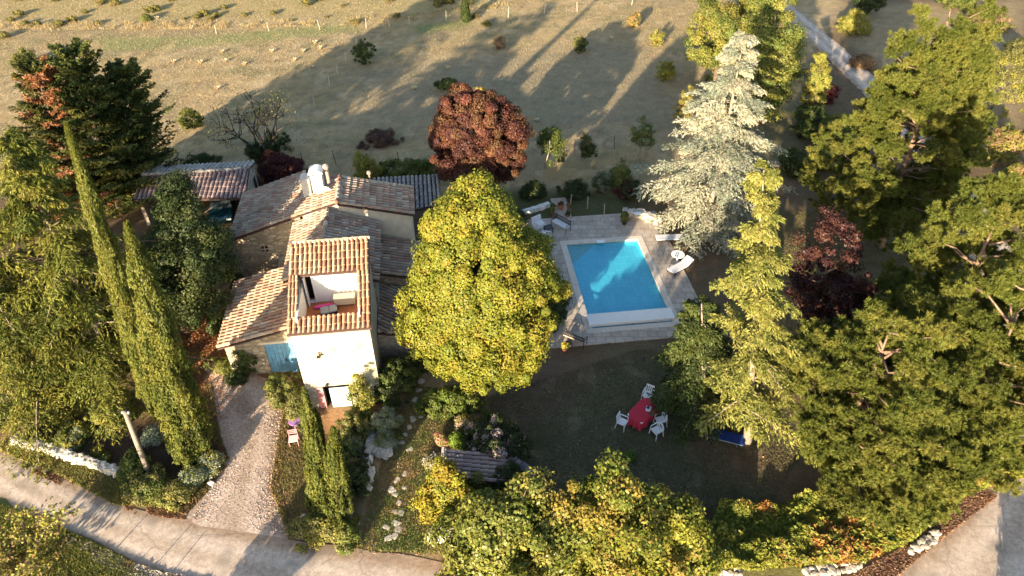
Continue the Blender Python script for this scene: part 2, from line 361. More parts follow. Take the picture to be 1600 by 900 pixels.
    reg(polyP((590, 690), (650, 650), (660, 570), (630, 590)), (.26, .16, .09), .6, .8)
    # beyond the road, below left, and the right hand verge
    reg(polyP((0, 775), (60, 805), (130, 845), (300, 905), (200, 1000), (-200, 1000), (-200, 700)), (.20, .215, .065), .5)
    reg(polyP((120, 850), (200, 875), (320, 905), (240, 960), (150, 900)), (.30, .22, .12), .5, .9)
    reg(polyP((1130, 790), (1450, 790), (1530, 740), (1500, 790), (1400, 870), (1200, 900), (1090, 900)), (.22, .21, .07), .8)
    reg(polyP((1300, 920), (1400, 870), (1530, 765), (1545, 790), (1440, 870), (1360, 930)), (.31, .185, .12), .5)
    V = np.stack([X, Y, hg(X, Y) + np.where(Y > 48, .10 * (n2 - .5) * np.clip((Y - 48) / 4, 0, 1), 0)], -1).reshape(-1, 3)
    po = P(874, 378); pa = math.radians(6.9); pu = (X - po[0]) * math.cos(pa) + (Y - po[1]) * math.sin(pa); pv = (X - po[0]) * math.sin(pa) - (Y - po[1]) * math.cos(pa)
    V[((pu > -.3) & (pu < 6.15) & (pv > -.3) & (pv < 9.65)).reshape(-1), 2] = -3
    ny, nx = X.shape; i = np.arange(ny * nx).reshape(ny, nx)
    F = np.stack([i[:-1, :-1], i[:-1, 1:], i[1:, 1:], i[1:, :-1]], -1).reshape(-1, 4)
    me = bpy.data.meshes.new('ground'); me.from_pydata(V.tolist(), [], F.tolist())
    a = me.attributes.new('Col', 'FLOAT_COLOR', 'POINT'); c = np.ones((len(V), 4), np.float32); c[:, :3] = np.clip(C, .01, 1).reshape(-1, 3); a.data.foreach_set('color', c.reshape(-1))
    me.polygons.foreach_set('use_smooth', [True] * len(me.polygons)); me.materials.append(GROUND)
    tag(link('ground', me), kind='structure')
build_ground()

def resample(pts, n):
    pts = np.asarray(pts, float); s = np.concatenate([[0], np.cumsum(np.linalg.norm(np.diff(pts, axis=0), axis=1))]); t = np.linspace(0, s[-1], n)
    return np.stack([np.interp(t, s, pts[:, k]) for k in range(2)], -1)
def smooth(p, k=3):
    for _ in range(k): p = np.concatenate([p[:1], (p[:-2] + 2 * p[1:-1] + p[2:]) / 4, p[-1:]])
    return p
def loft(name, A, B, m, dz, n=120, k=8, jit=.12, seed=0):
    A = smooth(resample(A, n), 4); B = smooth(resample(B, n), 4)
    V = []
    for j in range(k + 1):
        t = j / k; q = A * (1 - t) + B * t
        if j in (0, k): q = q + jit * 2 * (np.stack([fbm(q[:, 0] * 1.5, q[:, 1] * 1.5, seed + 1), fbm(q[:, 0] * 1.5, q[:, 1] * 1.5, seed + 2)], -1) - .5)
        V.append(np.column_stack([q, hg(q[:, 0], q[:, 1]) + dz + .02 * math.sin(math.pi * t)]))
    V = np.concatenate(V); i = np.arange(len(V)).reshape(k + 1, n)
    F = np.stack([i[:-1, :-1], i[1:, :-1], i[1:, 1:], i[:-1, 1:]], -1).reshape(-1, 4)
    me = bpy.data.meshes.new(name); me.from_pydata(V.tolist(), [], F.tolist()); me.materials.append(m)
    a = me.attributes.new('across', 'FLOAT', 'POINT'); a.data.foreach_set('value', np.repeat(np.arange(k + 1) / k, n).astype(np.float32))
    me.polygons.foreach_set('use_smooth', [True] * len(me.polygons))
    return tag(link(name, me), kind='structure')
up_edge = [(-48, 30.5), (-25.8, 22.0), (-21.7, 20.2), (-18.3, 18.7), (-15.2, 18.1), (-10.1, 17.0), (-6.4, 16.4), (-3.4, 16.0), (2, 14.2), (9, 12.9), (13, 13.4), (15.7, 15.3), (18.3, 16.8), (20.7, 18.2), (22.4, 19.8), (24.6, 22.5), (27.2, 27), (30, 34), (32.2, 45), (33.6, 60), (33.2, 72), (32.0, 85), (30, 110)]
lo_edge = [(-48, 27.5), (-24.3, 19.3), (-21.9, 18.1), (-19.7, 17.1), (-16.9, 16.1), (-14.1, 15.0), (-9, 13.6), (-3.6, 12.6), (2, 10.8), (9, 9.2), (14.5, 9.6), (18.6, 11.6), (21.8, 14.0), (24.4, 16.2), (26.6, 18.8), (28.3, 21.5), (30.7, 26.2), (33.6, 33.5), (35.4, 45), (36.6, 60), (36.0, 72), (34.8, 85), (33, 110)]
loft('road', lo_edge, up_edge, ROAD, .02, 260, 8, .25)
loft('driveway', [P(*q)[:2] for q in ((318, 570), (326, 620), (338, 680), (352, 720), (318, 765), (285, 800), (262, 815))], [P(*q)[:2] for q in ((362, 562), (430, 600), (452, 640), (440, 700), (430, 760), (450, 835), (480, 846))], GRAVEL, .012, 60, 10, .3, 7)

# ------------------------------------------------------------------ pool terrace (own axes)
PA = math.radians(6.9); PO = P(874, 378)
PU = np.array([math.cos(PA), math.sin(PA)]); PV = np.array([math.sin(PA), -math.cos(PA)])     # PV runs towards the viewer
def pl(px, py):
    q = P(px, py)[:2] - PO[:2]; return float(q @ PU), float(q @ PV)
def pw(u, v, z=0.0):
    q = PO[:2] + PU * u + PV * v; return (float(q[0]), float(q[1]), z)
W, L = 5.85, 9.35                        # coping outline
DZ = .06
def deckmesh():
    u0, v0 = pl(815, 345); u1 = pl(1092, 470)[0]; v1 = pl(845, 546)[1]
    mb = MB()
    def slab(a, b, c, d): mb.prism([pw(a, d)[:2], pw(c, d)[:2], pw(c, b)[:2], pw(a, b)[:2]], -.2, DZ)
    slab(u0 - .2, v0, u1, -.006); slab(u0 - .2, L + .006, u1, v1); slab(u0 - .2, 0, -.006, L); slab(W + .006, 0, u1, L)
    a, b = pl(868, 338)[0], pl(893, 338)[0]; slab(a, v0 - 2.6, b, v0 - .006)
    o = mb.build('pool_terrace', PAVING); tag(o, kind='structure')
    return u0, v0, u1, v1
U0, V0, U1, V1 = deckmesh()
def pool():
    t = thing('swimming_pool', 'rectangular blue swimming pool with pale coping in the paved terrace', 'swimming pool', pw(W / 2, L / 2, 0), PA)
    hw, hl, k = W / 2, L / 2, .42
    mb = MB()
    for a, b, c, d in ((-hw, -hl, hw, -hl + k), (-hw, hl - k, hw, hl), (-hw, -hl + k, -hw + k, hl - k), (hw - k, -hl + k, hw, hl - k)):
        mb.box(((a + c) / 2, (b + d) / 2, -.03), (c - a - .004, d - b - .004, .22))
    mb.build('coping', m_plain('coping stone', (.60, .52, .44), .8, .12, 3), t, bevel=.012)
    x, y = hw - k + .02, hl - k + .02
    m, nt, b = newmat('pool liner'); b.inputs['Roughness'].default_value = .5
    co = objco(nt); v = node(nt, 'ShaderNodeTexNoise'); v.inputs['Scale'].default_value = 1.5; nt.links.new(co, v.inputs['Vector'])
    r = ramp(nt, [(.3, (.27, .72, .82)), (.7, (.36, .82, .88))]); nt.links.new(v.outputs[0], r.inputs[0])
    bk = node(nt, 'ShaderNodeTexBrick'); bk.offset = 0; bk.inputs['Scale'].default_value = 1; bk.inputs['Brick Width'].default_value = .33; bk.inputs['Row Height'].default_value = .33; bk.inputs['Mortar Size'].default_value = .02
    bk.inputs['Color1'].default_value = (1, 1, 1, 1); bk.inputs['Color2'].default_value = (.86, .92, .94, 1); bk.inputs['Mortar'].default_value = (.80, .86, .9, 1); nt.links.new(co, bk.inputs['Vector'])
    nt.links.new(mixc(nt, 1.0, r.outputs[0], bk.outputs[0], 'MULTIPLY'), b.inputs['Base Color'])
    V = [(-x, -y, .05), (x, -y, .05), (x, y, .05), (-x, y, .05), (-x, -y, -.30), (x, -y, -.30), (x, y, -.28), (-x, y, -.28)]
    MB().add(V, [(4, 5, 6, 7), (0, 4, 7, 3), (1, 2, 6, 5), (0, 1, 5, 4), (3, 7, 6, 2)]).build('basin', m, t)
    st = MB()
    for i in range(4):
        s = 1.9 - i * .4; st.prism([(-x + .01, y - .01), (-x + .01, y - s - .01), (-x + s + .01, y - .01)], -.279, -.25 + i * .045)
    st.build('corner_steps', m_plain('step liner', (.40, .56, .52), .7, .1, 5), t)
    wm = bpy.data.materials.new('pool water'); wm.use_nodes = True; wn = wm.node_tree; wn.nodes.clear()
    tr = node(wn, 'ShaderNodeBsdfTransparent'); tr.inputs[0].default_value = (.42, .75, .86, 1); gl = node(wn, 'ShaderNodeBsdfGlossy'); gl.inputs['Roughness'].default_value = .03
    fr = node(wn, 'ShaderNodeFresnel'); fr.inputs['IOR'].default_value = 1.33; mx = node(wn, 'ShaderNodeMixShader'); wo = node(wn, 'ShaderNodeOutputMaterial')
    bp = node(wn, 'ShaderNodeBump'); bp.inputs['Strength'].default_value = .5; bp.inputs['Distance'].default_value = .05; f = noise(wn, objco(wn), 3.2, 4); wn.links.new(f, bp.inputs['Height']); wn.links.new(bp.outputs[0], gl.inputs['Normal'])
    mx.inputs[0].default_value = .07; wn.links.new(tr.outputs[0], mx.inputs[1]); wn.links.new(gl.outputs[0], mx.inputs[2]); wn.links.new(mx.outputs[0], wo.inputs[0])
    MB().add([(-x, -y, -.03), (x, -y, -.03), (x, y, -.03), (-x, y, -.03)], [(0, 1, 2, 3)]).build('water', wm, t)
    # roller cover housing across the near end
    yb = -y + .28
    MB().box((0, yb + .42, .15), (2 * x + .3, .95, .06)).box((0, yb - .03, .03), (2 * x + .3, .05, .20)).build('cover_housing', m_plain('white cover', (.80, .78, .74), .4, .05, 3), t, bevel=.015)
    MB().box((-x + .05, yb + .25, .12), (.35, .75, .26)).build('housing_end', WHITE, t, bevel=.02)
    MB().tube([(0, -y + .0, -.02), (0, -y + .12, -.02)], .07, 10).build('inlet', DARKM, t)
    MB().box((-.1, y - .02, .10), (.55, .30, .05)).build('skimmer_lid', WHITE, t, bevel=.01)
pool()

# ------------------------------------------------------------------ tiled roofs
PAL_T = [(.46, .22, .13), (.53, .30, .18), (.57, .40, .26), (.60, .48, .34), (.38, .17, .105), (.46, .27, .18)]
PAL_G = [(.34, .185, .125), (.40, .255, .175), (.48, .375, .275), (.37, .305, .235), (.23, .125, .095), (.50, .435, .34), (.29, .23, .185)]
PAL_S = [(.24, .17, .17), (.29, .22, .21), (.33, .27, .26), (.21, .15, .16)]
PAL_F = [(.34, .31, .29), (.40, .37, .34), (.30, .28, .27)]
def roof_tiles(mb, poly, down, pal, seed, pitch=.25, row=.40, thick=.10, lift=.03):
    rng = np.random.default_rng(seed); poly = [Vector(q) for q in poly]; o = poly[0]; dn = Vector(down).normalized()
    n = (poly[1] - poly[0]).cross(poly[2] - poly[0]).normalized()
    if n.z < 0: n = -n
    dn = (dn - n * dn.dot(n)).normalized(); s = dn.cross(n)
    A = [(q - o).dot(s) for q in poly]; B = [-(q - o).dot(dn) for q in poly]
    bm = bmesh.new(); lay = bm.faces.layers.int.new('k'); cols = []
    na = int(math.ceil((max(A) - min(A)) / pitch)); pa = (max(A) - min(A)) / na
    nb = int(math.ceil((max(B) - min(B)) / row)) + 1
    pm = np.mean(np.array(pal), 0)
    for i in range(na):
        colw = rng.normal(0, .05); bo = min(B) - .06 + rng.uniform(-.03, .03); ca = min(A) + pa * (i + .5)
        for j in range(nb):
            b0 = bo + j * row; c = (np.array(pal[rng.integers(len(pal))]) * .55 + pm * .45) * (1 + colw + rng.normal(0, .10)); c = np.clip(c, .02, .9)
            wob = rng.normal(0, .008); vs = []
            for b, r, h in ((b0, pa * .41, lift + .035), (b0 + row + .05, pa * .34, lift)):
                vs.append([bm.verts.new(o + s * (ca + wob + r * math.cos(t)) - dn * b + n * (h + r * 1.25 * math.sin(t))) for t in np.linspace(0, math.pi, 6)])
            cols.append(c)
            for k in range(5):
                f = bm.faces.new((vs[0][k], vs[1][k], vs[1][k + 1], vs[0][k + 1])); f[lay] = len(cols) - 1; f.smooth = True
            f = bm.faces.new(vs[0][::-1]); f[lay] = len(cols) - 1
    ctr = sum(poly, Vector()) / len(poly)
    for i in range(len(poly)):
        a, b = poly[i], poly[(i + 1) % len(poly)]; en = (b - a).cross(n).normalized()
        if en.dot(ctr - a) > 0: en = -en
        g = bm.verts[:] + bm.edges[:] + bm.faces[:]
        bmesh.ops.bisect_plane(bm, geom=g, plane_co=a + en * .012, plane_no=en, clear_outer=True)
    bm.verts.index_update()
    mb.add([v.co[:] for v in bm.verts], [], None)
    k0 = len(mb.v) - len(bm.verts)
    for f in bm.faces: mb.f.append([k0 + v.index for v in f.verts]); mb.c.append(cols[f[lay]])
    bm.free()
    m = len(poly); lo = [q - Vector((0, 0, thick)) for q in poly]
    up = poly if (poly[1] - poly[0]).cross(poly[2] - poly[1]).z > 0 else poly
    mb.add([q[:] for q in poly] + [q[:] for q in lo], [tuple(range(m)), tuple(range(2 * m - 1, m - 1, -1))] + [(i, m + i, m + (i + 1) % m, (i + 1) % m) for i in range(m)], (.08, .05, .045))  # slab coloured dark to deepen the shade in the gaps between tiles
def ridge_tiles(mb, a, b, pal, seed, r=.13):
    rng = np.random.default_rng(seed); a = Vector(a); b = Vector(b); L_ = (b - a).length; k = max(1, int(L_ / .42))
    for i in range(k):
        p, q = a.lerp(b, i / k), a.lerp(b, (i + 1.1) / k); c = np.array(pal[rng.integers(len(pal))]) * rng.uniform(.85, 1.25)
        mb.tube([p + Vector((0, 0, .05)), q + Vector((0, 0, .03))], [r * 1.05, r * .9], 8, True, tuple(np.clip(c, 0, .9)))

# ------------------------------------------------------------------ the farmhouse: local u (right), v (away), z
HO = (-10.83, 24.46, 0.0); HA = math.radians(7.2)
house = thing('stone_farmhouse', 'old stone farmhouse with clay tile roofs, white chimney and tower with roof terrace', 'house', HO, HA)
def hw_(u, v, z=0.0):
    c, s = math.cos(HA), math.sin(HA); return (HO[0] + u * c - v * s, HO[1] + u * s + v * c, z)
def tz(v): return 5.5 + .4255 * v
# tower: four walls with thickness, so that the loggia is a room open to the sky
def tower():
    w = MB(); a, b, c, d, t = .12, 3.9, .2, 4.55, .3
    dx0, dx1, dz = .98, 2.36, 1.5
    w.prism([(a, c), (dx0, c), (dx0, c + t), (a, c + t)], -1, [tz(c) - .1] * 2 + [tz(c + t) - .1] * 2)
    w.prism([(dx1, c), (b, c), (b, c + t), (dx1, c + t)], -1, [tz(c) - .1] * 2 + [tz(c + t) - .1] * 2)
    w.prism([(dx0, c), (dx1, c), (dx1, c + t), (dx0, c + t)], dz, [tz(c) - .1] * 2 + [tz(c + t) - .1] * 2)
    w.prism([(a, c + t), (a + t, c + t), (a + t, d - t), (a, d - t)], -1, [tz(c + t) - .1] * 2 + [tz(d - t) - .1] * 2)
    w.prism([(b - t, c + t), (b, c + t), (b, d - t), (b - t, d - t)], -1, [tz(c + t) - .1] * 2 + [tz(d - t) - .1] * 2)
    w.prism([(a, d - t), (b, d - t), (b, d), (a, d)], -1, [tz(d - t) - .1] * 2 + [tz(d) - .1] * 2)
    o = w.build('wall', STONET, house); o['label'] = 'tall pale stone tower wall'
    r = MB(); u0, u1, v1 = 0.0, 4.02, 4.7; oa, ob, oc, od = .5, 3.37, .78, 2.95
    def q(u, v): return (u, v, tz(v))
    for i, (x0, y0, x1, y1) in enumerate(((u0, 0, u1, oc), (u0, oc, oa, od), (ob, oc, u1, od), (u0, od, u1, v1))):
        roof_tiles(r, [q(x0, y0), q(x1, y0), q(x1, y1), q(x0, y1)], (0, -1, -.4), PAL_T, 10 + i, .24, .42)
    ridge_tiles(r, q(u0, v1 + .02), q(u1, v1 + .02), PAL_T[2:4], 5, .10)
    o = r.build('roof', TILE, house); o['label'] = 'tower roof of terracotta tiles cut open over the terrace'
    f = MB(); f.box(((a + b) / 2, 1.9, 4.55), (b - a - .7, 2.75, .2)); o = f.build('terrace_floor', TFLOOR, house)
    p = MB(); wv = 3.3; e0, e1 = .55, 1.02
    p.box((1.02 + (3.3 - 1.02) / 2, wv + .08, 5.65), (3.3 - 1.02, .16, 2.0)); p.box((.79, wv + .08, 6.62), (.47, .16, .16))
    p.box((.485, 1.9, 5.35), (.10, 2.75, 1.4)); p.box((3.47, 1.9, 5.35), (.10, 2.75, 1.4)); p.box((1.95, .62, 5.15), (2.9, .10, 1.0))
    o = p.build('terrace_wall', WHITEP, house); o['label'] = 'white plastered walls round the roof terrace'
    dr = MB(); dr.box((.79, wv + .5, 5.6), (.5, .06, 1.95)); o = dr.build('terrace_doorway', DARK, house)
    fr = MB(); fr.box((1.0, wv - .02, 5.6), (.05, .06, 1.95)); fr.box((.66, wv - .16, 5.6), (.05, .40, 1.95)); fr.box((.79, wv + .07, 4.70), (.46, .2, .10)); fr.build('terrace_door', WHITE, house, bevel=.006)
    # entrance
    e = MB(); e.box(((dx0 + dx1) / 2, c + t + .15, .4), (dx1 - dx0 + .2, .05, 2.6)); e.build('entrance', DARK, house)
    s = MB(); s.box((1.80, c - .04, .38), (1.0, .05, 1.98)); 
    for k in range(4): s.box((1.80, c - .07, -.35 + k * .48), (.92, .02, .06))
    o = s.build('shutter', PALEB, house, bevel=.006); o['label'] = 'pale blue shutter leaning open at the entrance'
    s = MB(); s.box((.82, c - .05, .7), (.34, .05, 1.6)); o = s.build('shutter', ROSE, house, bevel=.006); o['label'] = 'faded reddish shutter'
    s = MB(); s.box((1.6, c - .45, -.72), (2.0, .9, .5)); s.build('doorstep', CONC, house, bevel=.03)
    l = MB(); l.tube([(1.25, c + .01, 4.0), (1.25, c - .12, 4.0), (1.27, c - .18, 3.9)], .035, 8); l.box((1.22, c - .2, 3.86), (.20, .12, .10)); l.build('wall_lamp', DARKM, house)
    l = MB(); l.lathe((1.25, c - .1, 1.62), [(.03, 0), (.09, .02), (.07, .12), (.02, .16)], 10); l.box((1.25, c - .03, 1.72), (.05, .08, .04)); l.build('wall_lamp', DARKM, house)
tower()
def blocks():
    # garage: roof falls to the left
    def gz(u): return 2.7 + .25 * (u + 4.4)
    w = MB(); a, b, c, d = -4.15, .1, 2.7, 7.9; dx0, dx1 = -2.15, -.25
    w.prism([(a, c), (dx0, c), (dx0, c + .35), (a, c + .35)], -.5, [gz(a) - .1, gz(dx0) - .1, gz(dx0) - .1, gz(a) - .1])
    w.prism([(dx1, c), (b, c), (b, c + .35), (dx1, c + .35)], -.5, [gz(dx1) - .1, gz(b) - .1, gz(b) - .1, gz(dx1) - .1])
    w.prism([(dx0, c), (dx1, c), (dx1, c + .35), (dx0, c + .35)], 2.55, [gz(dx0) - .1, gz(dx1) - .1, gz(dx1) - .1, gz(dx0) - .1])
    w.prism([(a, c + .35), (b, c + .35), (b, d), (a, d)], -.5, [gz(a) - .1, gz(b) - .1, gz(b) - .1, gz(a) - .1])
    o = w.build('wall', STONE, house); o['label'] = 'rubble stone wall of the garage'
    g = MB(); g.box(((dx0 + dx1) / 2, c + .12, 1.35), (dx1 - dx0, .06, 2.4))
    for k in range(9): g.box((dx0 + .11 + k * .21, c + .08, 1.35), (.19, .03, 2.38))
    dd = g.build('garage_door', BLUEP, house)
    MB().box((dx0 + .95, c + .04, 1.2), (.05, .05, .22)).build('handle', DARKM, dd)
    o = MB().box(((dx0 + dx1) / 2, c - .02, 2.63), (dx1 - dx0 + .4, .12, .14)).build('lintel', PLASTER, house)
    r = MB(); roof_tiles(r, [(-4.42, 2.45, gz(-4.42)), (.1, 2.45, gz(.1)), (.1, 8.1, gz(.1)), (-4.42, 8.1, gz(-4.42))], (-1, 0, -.25), PAL_T + PAL_G, 30, .27, .4)
    o = r.build('roof', TILE, house); o['label'] = 'garage roof of weathered clay tiles'
    # low range behind it
    def bz(u): return 4.1 + .33 * (u + 4.75)
    w = MB(); w.prism([(-4.55, 10.5), (-.5, 10.5), (-.5, 15.3), (-4.55, 15.3)], -.5, [bz(-4.55) - .1, bz(-.5) - .1, bz(-.5) - .1, bz(-4.55) - .1])
    w.prism([(-2.2, 7.95), (-.6, 7.95), (-.6, 10.48), (-2.2, 10.48)], -.5, 2.6)
    o = w.build('wall', STONE, house); o['label'] = 'stone gable wall with one tiny window'
    wi = MB(); wi.box((-2.97, 10.47, 3.2), (.36, .05, .36)); wi = wi.build('window', DARK, house)
    MB().box((-2.97, 10.43, 3.2), (.05, .03, .34)).box((-2.97, 10.43, 3.2), (.34, .03, .05)).build('frame', PLASTER, wi)
    r = MB(); roof_tiles(r, [(-4.8, 10.3, bz(-4.8)), (-.5, 10.3, bz(-.5)), (-.5, 15.5, bz(-.5)), (-4.8, 15.5, bz(-4.8))], (-1, 0, -.33), PAL_G, 40, .28, .4)
    o = r.build('roof', TILE, house); o['label'] = 'grey pink tile roof falling to the left'
    # middle range, ridge towards the tower
    w = MB(); w.prism([(-.6, 4.6), (4.0, 4.6), (4.0, 10.2), (-.6, 10.2)], -.5, 4.55)
    for v in (10.16,): w.prism([(-.6, 4.6), (1.25, 4.6), (1.25, 10.2), (-.6, 10.2)], 4.56, [4.95, 5.65, 5.65, 4.95]); w.prism([(1.26, 4.6), (4.0, 4.6), (4.0, 10.2), (1.26, 10.2)], 4.56, [5.65, 4.62, 4.62, 5.65])
    o = w.build('wall', STONEG, house); o['label'] = 'grey stone wall of the middle range'
    r = MB(); roof_tiles(r, [(1.25, 4.6, 5.8), (4.2, 4.6, 4.68), (4.2, 10.16, 4.68), (1.25, 10.16, 5.8)], (1, 0, -.38), PAL_G, 50, .28, .4)
    roof_tiles(r, [(-.85, 4.75, 4.98), (1.25, 4.75, 5.8), (1.25, 10.3, 5.8), (-.85, 10.3, 4.98)], (-1, 0, -.39), PAL_G, 51, .28, .4)
    ridge_tiles(r, (1.25, 4.7, 5.86), (1.25, 10.2, 5.86), PAL_G[2:], 52)
    o = r.build('roof', TILE, house); o['label'] = 'double pitched tile roof next to the tower'
    # upper range
    w = MB(); w.prism([(-.3, 10.45), (1.85, 10.45), (1.85, 13.1), (-.3, 13.1)], -.5, [5.4, 6.05, 6.05, 5.4]); w.prism([(1.86, 10.35), (6.05, 10.35), (6.05, 13.1), (1.86, 13.1)], -.5, [6.06, 4.98, 4.98, 6.06])
    o = w.build('wall', PLASTER, house); o['label'] = 'cream plastered gable of the upper range'
    r = MB(); roof_tiles(r, [(1.85, 10.2, 6.2), (6.25, 10.2, 5.06), (6.25, 13.2, 5.06), (1.85, 13.2, 6.2)], (1, 0, -.26), PAL_G, 60, .28, .4)
    roof_tiles(r, [(-.48, 10.32, 5.50), (1.85, 10.32, 6.2), (1.85, 13.4, 6.2), (-.48, 14.2, 5.50)], (-1, 0, -.3), PAL_G, 61, .28, .4)
    ridge_tiles(r, (1.85, 10.2, 6.27), (1.85, 13.3, 6.27), PAL_G[2:], 62); ridge_tiles(r, (1.85, 13.25, 6.22), (6.25, 13.25, 5.1), PAL_G[2:4], 63, .1)
    o = r.build('roof', TILE, house); o['label'] = 'wide tile roof of the upper range'
    # lean-to roofs on the right
    w = MB(); w.prism([(4.01, 6.7), (6.3, 6.7), (6.3, 10.3), (4.01, 10.3)], -.5, [3.45, 2.85, 2.85, 3.45]); w.prism([(3.92, 2.6), (5.9, 2.6), (5.9, 6.5), (3.92, 6.5)], -.5, [2.65, 2.15, 2.15, 2.65])
    o = w.build('wall', STONEG, house); o['label'] = 'low lean-to wall on the shaded side'
    r = MB(); roof_tiles(r, [(4.05, 6.6, 3.6), (6.5, 6.6, 2.95), (6.5, 10.3, 2.95), (4.05, 10.3, 3.6)], (1, 0, -.27), PAL_G, 70, .28, .4)
    o = r.build('roof', TILE, house); o['label'] = 'upper lean-to roof'
    r = MB(); roof_tiles(r, [(3.93, 2.5, 2.8), (6.1, 2.5, 2.2), (6.1, 6.58, 2.2), (3.93, 6.58, 2.8)], (1, -.5, -.27), PAL_G, 71, .28, .4)
    o = r.build('roof', TILE, house); o['label'] = 'lower lean-to roof'
    c = MB(); c.box((.62, 12.4, 6.05), (.66, .7, 1.9)); c.box((.62, 12.4, 7.02), (.70, .7, .06)); ch = c.build('chimney', WHITEP, house, bevel=.03)
    c = MB(); c.box((-.08, 12.4, 6.0), (.50, .7, 1.6)); o = c.build('chimney', m_plain('greyed plaster', (.55, .53, .50), .9, .1, 4), house, bevel=.03); o['label'] = 'lower grey block of the chimney'
    MB().box((-.08, 12.4, 6.86), (.56, .76, .10)).build('chimney_slab', CONC, o)
    c = MB(); 
    for x in (-.28, .28): c.box((.62 + x, 12.4, 7.14), (.08, .6, .2))
    c.add([(.62 + .44 * math.cos(t) , 12.4 + s * .42, 7.24 + .22 * math.sin(t)) for s in (-1, 1) for t in np.linspace(0, math.pi, 9)], [(i, i + 1, 10 + i, 9 + i) for i in range(8)] + [tuple(range(8, -1, -1)), tuple(range(9, 18)), (0, 9, 17, 8)])
    c.build('chimney_cap', m_plain('white cap', (.78, .75, .68), .6, .05, 4), ch)
    p = MB(); p.tube([(1.22, 12.55, 5.6), (1.22, 12.55, 7.35)], .13, 12); p.lathe((1.22, 12.55, 7.3), [(.16, 0), (.19, .06), (.17, .22), (.03, .30)], 12); o = p.build('flue_pipe', m_plain('dull pipe', (.34, .26, .22), .6, .2, 6), house)
    d = MB(); V = []; n = 20
    for r_, z_ in ((.02, .0), (.2, .02), (.34, .07), (.43, .13)): V += [(1.0 + r_ * math.cos(t), 11.85 - .06 + z_ * -1 + .1, 6.1 + r_ * math.sin(t)) for t in np.linspace(0, 2 * math.pi, n, False)]
    F = [(i * n + k, i * n + (k + 1) % n, (i + 1) * n + (k + 1) % n, (i + 1) * n + k) for i in range(3) for k in range(n)]
    d.add(V, F); d.tube([(1.0, 11.88, 6.1), (1.0, 12.1, 5.95)], .03, 6); d.tube([(1.0, 11.76, 5.72), (1.0, 11.35, 6.0)], .015, 6); d.build('satellite_dish', WHITE, house)
    v = MB(); v.tube([(3.6, 13.6, 4.6), (3.6, 13.6, 6.15)], .06, 8); v.lathe((3.6, 13.6, 6.1), [(.12, 0), (.15, .05), (.12, .2), (.02, .24)], 10); v.build('vent_pipe', POLEW, house)
blocks()

# ------------------------------------------------------------------ shed, rear canopy, tiled shelter
def shed():
    eL, eR = PZ(208, 313, 2.3), PZ(383, 311, 2.3); rL, rR = PZ(222, 274, 3.25), PZ(390, 263, 3.25); bL, bR = PZ(236, 261, 2.75), PZ(399, 254, 2.75)
    t = thing('tiled_shed', 'long low shed with mauve grey tile roof behind the dark oak', 'shed', ((eL + rR) / 2 * (1, 1, 0)))
    o_ = np.array(t.location); q = lambda p: tuple(np.asarray(p) - o_)
    r = MB(); dn = (eR + eL - rR - rL) / 2; roof_tiles(r, [q(eL), q(eR), q(rR), q(rL)], tuple(dn), PAL_S, 80, .30, .42)
    roof_tiles(r, [q(rL), q(rR), q(bR), q(bL)], tuple((bR + bL - rR - rL) / 2), PAL_F, 81, .30, .42); ridge_tiles(r, q(rL), q(rR), PAL_F, 82, .11)
    r.build('roof', TILE, t)
    ins = lambda a, b, k: a + (b - a) * k
    w = MB()
    for a, b, c, k in ((eR, rR, bR, (eL - eR) / np.linalg.norm(eL - eR)), (eL, rL, bL, (eR - eL) / np.linalg.norm(eL - eR))):
        a2, c2 = ins(a, b, .12), ins(c, b, .12); ps = [q(a2 + k * .12), q(b + k * .12), q(c2 + k * .12)]; ps2 = [q(v + k * .40) for v in (a2, b, c2)]
        V = [(x, y, z - .14) for x, y, z in ps] + [(x, y, z - .14) for x, y, z in ps2] + [(x, y, 0) for x, y, z in ps] + [(x, y, 0) for x, y, z in ps2]
        w.add(V, [(0, 1, 4, 3), (1, 2, 5, 4), (0, 6, 7, 1), (1, 7, 8, 2), (3, 4, 10, 9), (4, 5, 11, 10), (0, 3, 9, 6), (2, 8, 11, 5)])
    a, b = q(ins(bL, rL, .2)), q(ins(bR, rR, .2)); d = (np.array(b) - np.array(a)); d /= np.linalg.norm(d); c = (np.array(a) + np.array(b)) / 2
    w.box((c[0], c[1], 1.25), (np.linalg.norm(np.array(b) - np.array(a)) - .8, .3, 2.5), math.atan2(d[1], d[0]))
    w.build('wall', STONEG, t)
    dw = MB(); e = ins(rR, bR, .55); p = q(e + (eR - eL) / np.linalg.norm(eR - eL) * -.10); dw.box((p[0], p[1] - .2, 1.35), (.05, .55, 1.4), math.atan2(d[1], d[0])); dw.build('window', DARK, t)
shed()
def canopy():
    c = [hw_(3.3, 14.4, 2.45), hw_(7.9, 14.9, 2.45), hw_(8.0, 18.3, 2.85), hw_(3.3, 18.3, 2.85)]
    t = thing('tiled_canopy', 'flat grey tiled canopy on posts behind the house, beside the dark red maple', 'canopy', (c[0][0], c[0][1], 0))
    q = lambda p: (p[0] - c[0][0], p[1] - c[0][1], p[2])
    r = MB(); roof_tiles(r, [q(v) for v in c], (.12, -1, -.12), PAL_F, 90, .30, .42); r.build('roof', TILE, t)
    for v in c: MB().box((q(v)[0] * .96 + .1, q(v)[1] * .96 + .1, 1.2), (.14, .14, 2.3)).build('post', WOOD, t)
canopy()
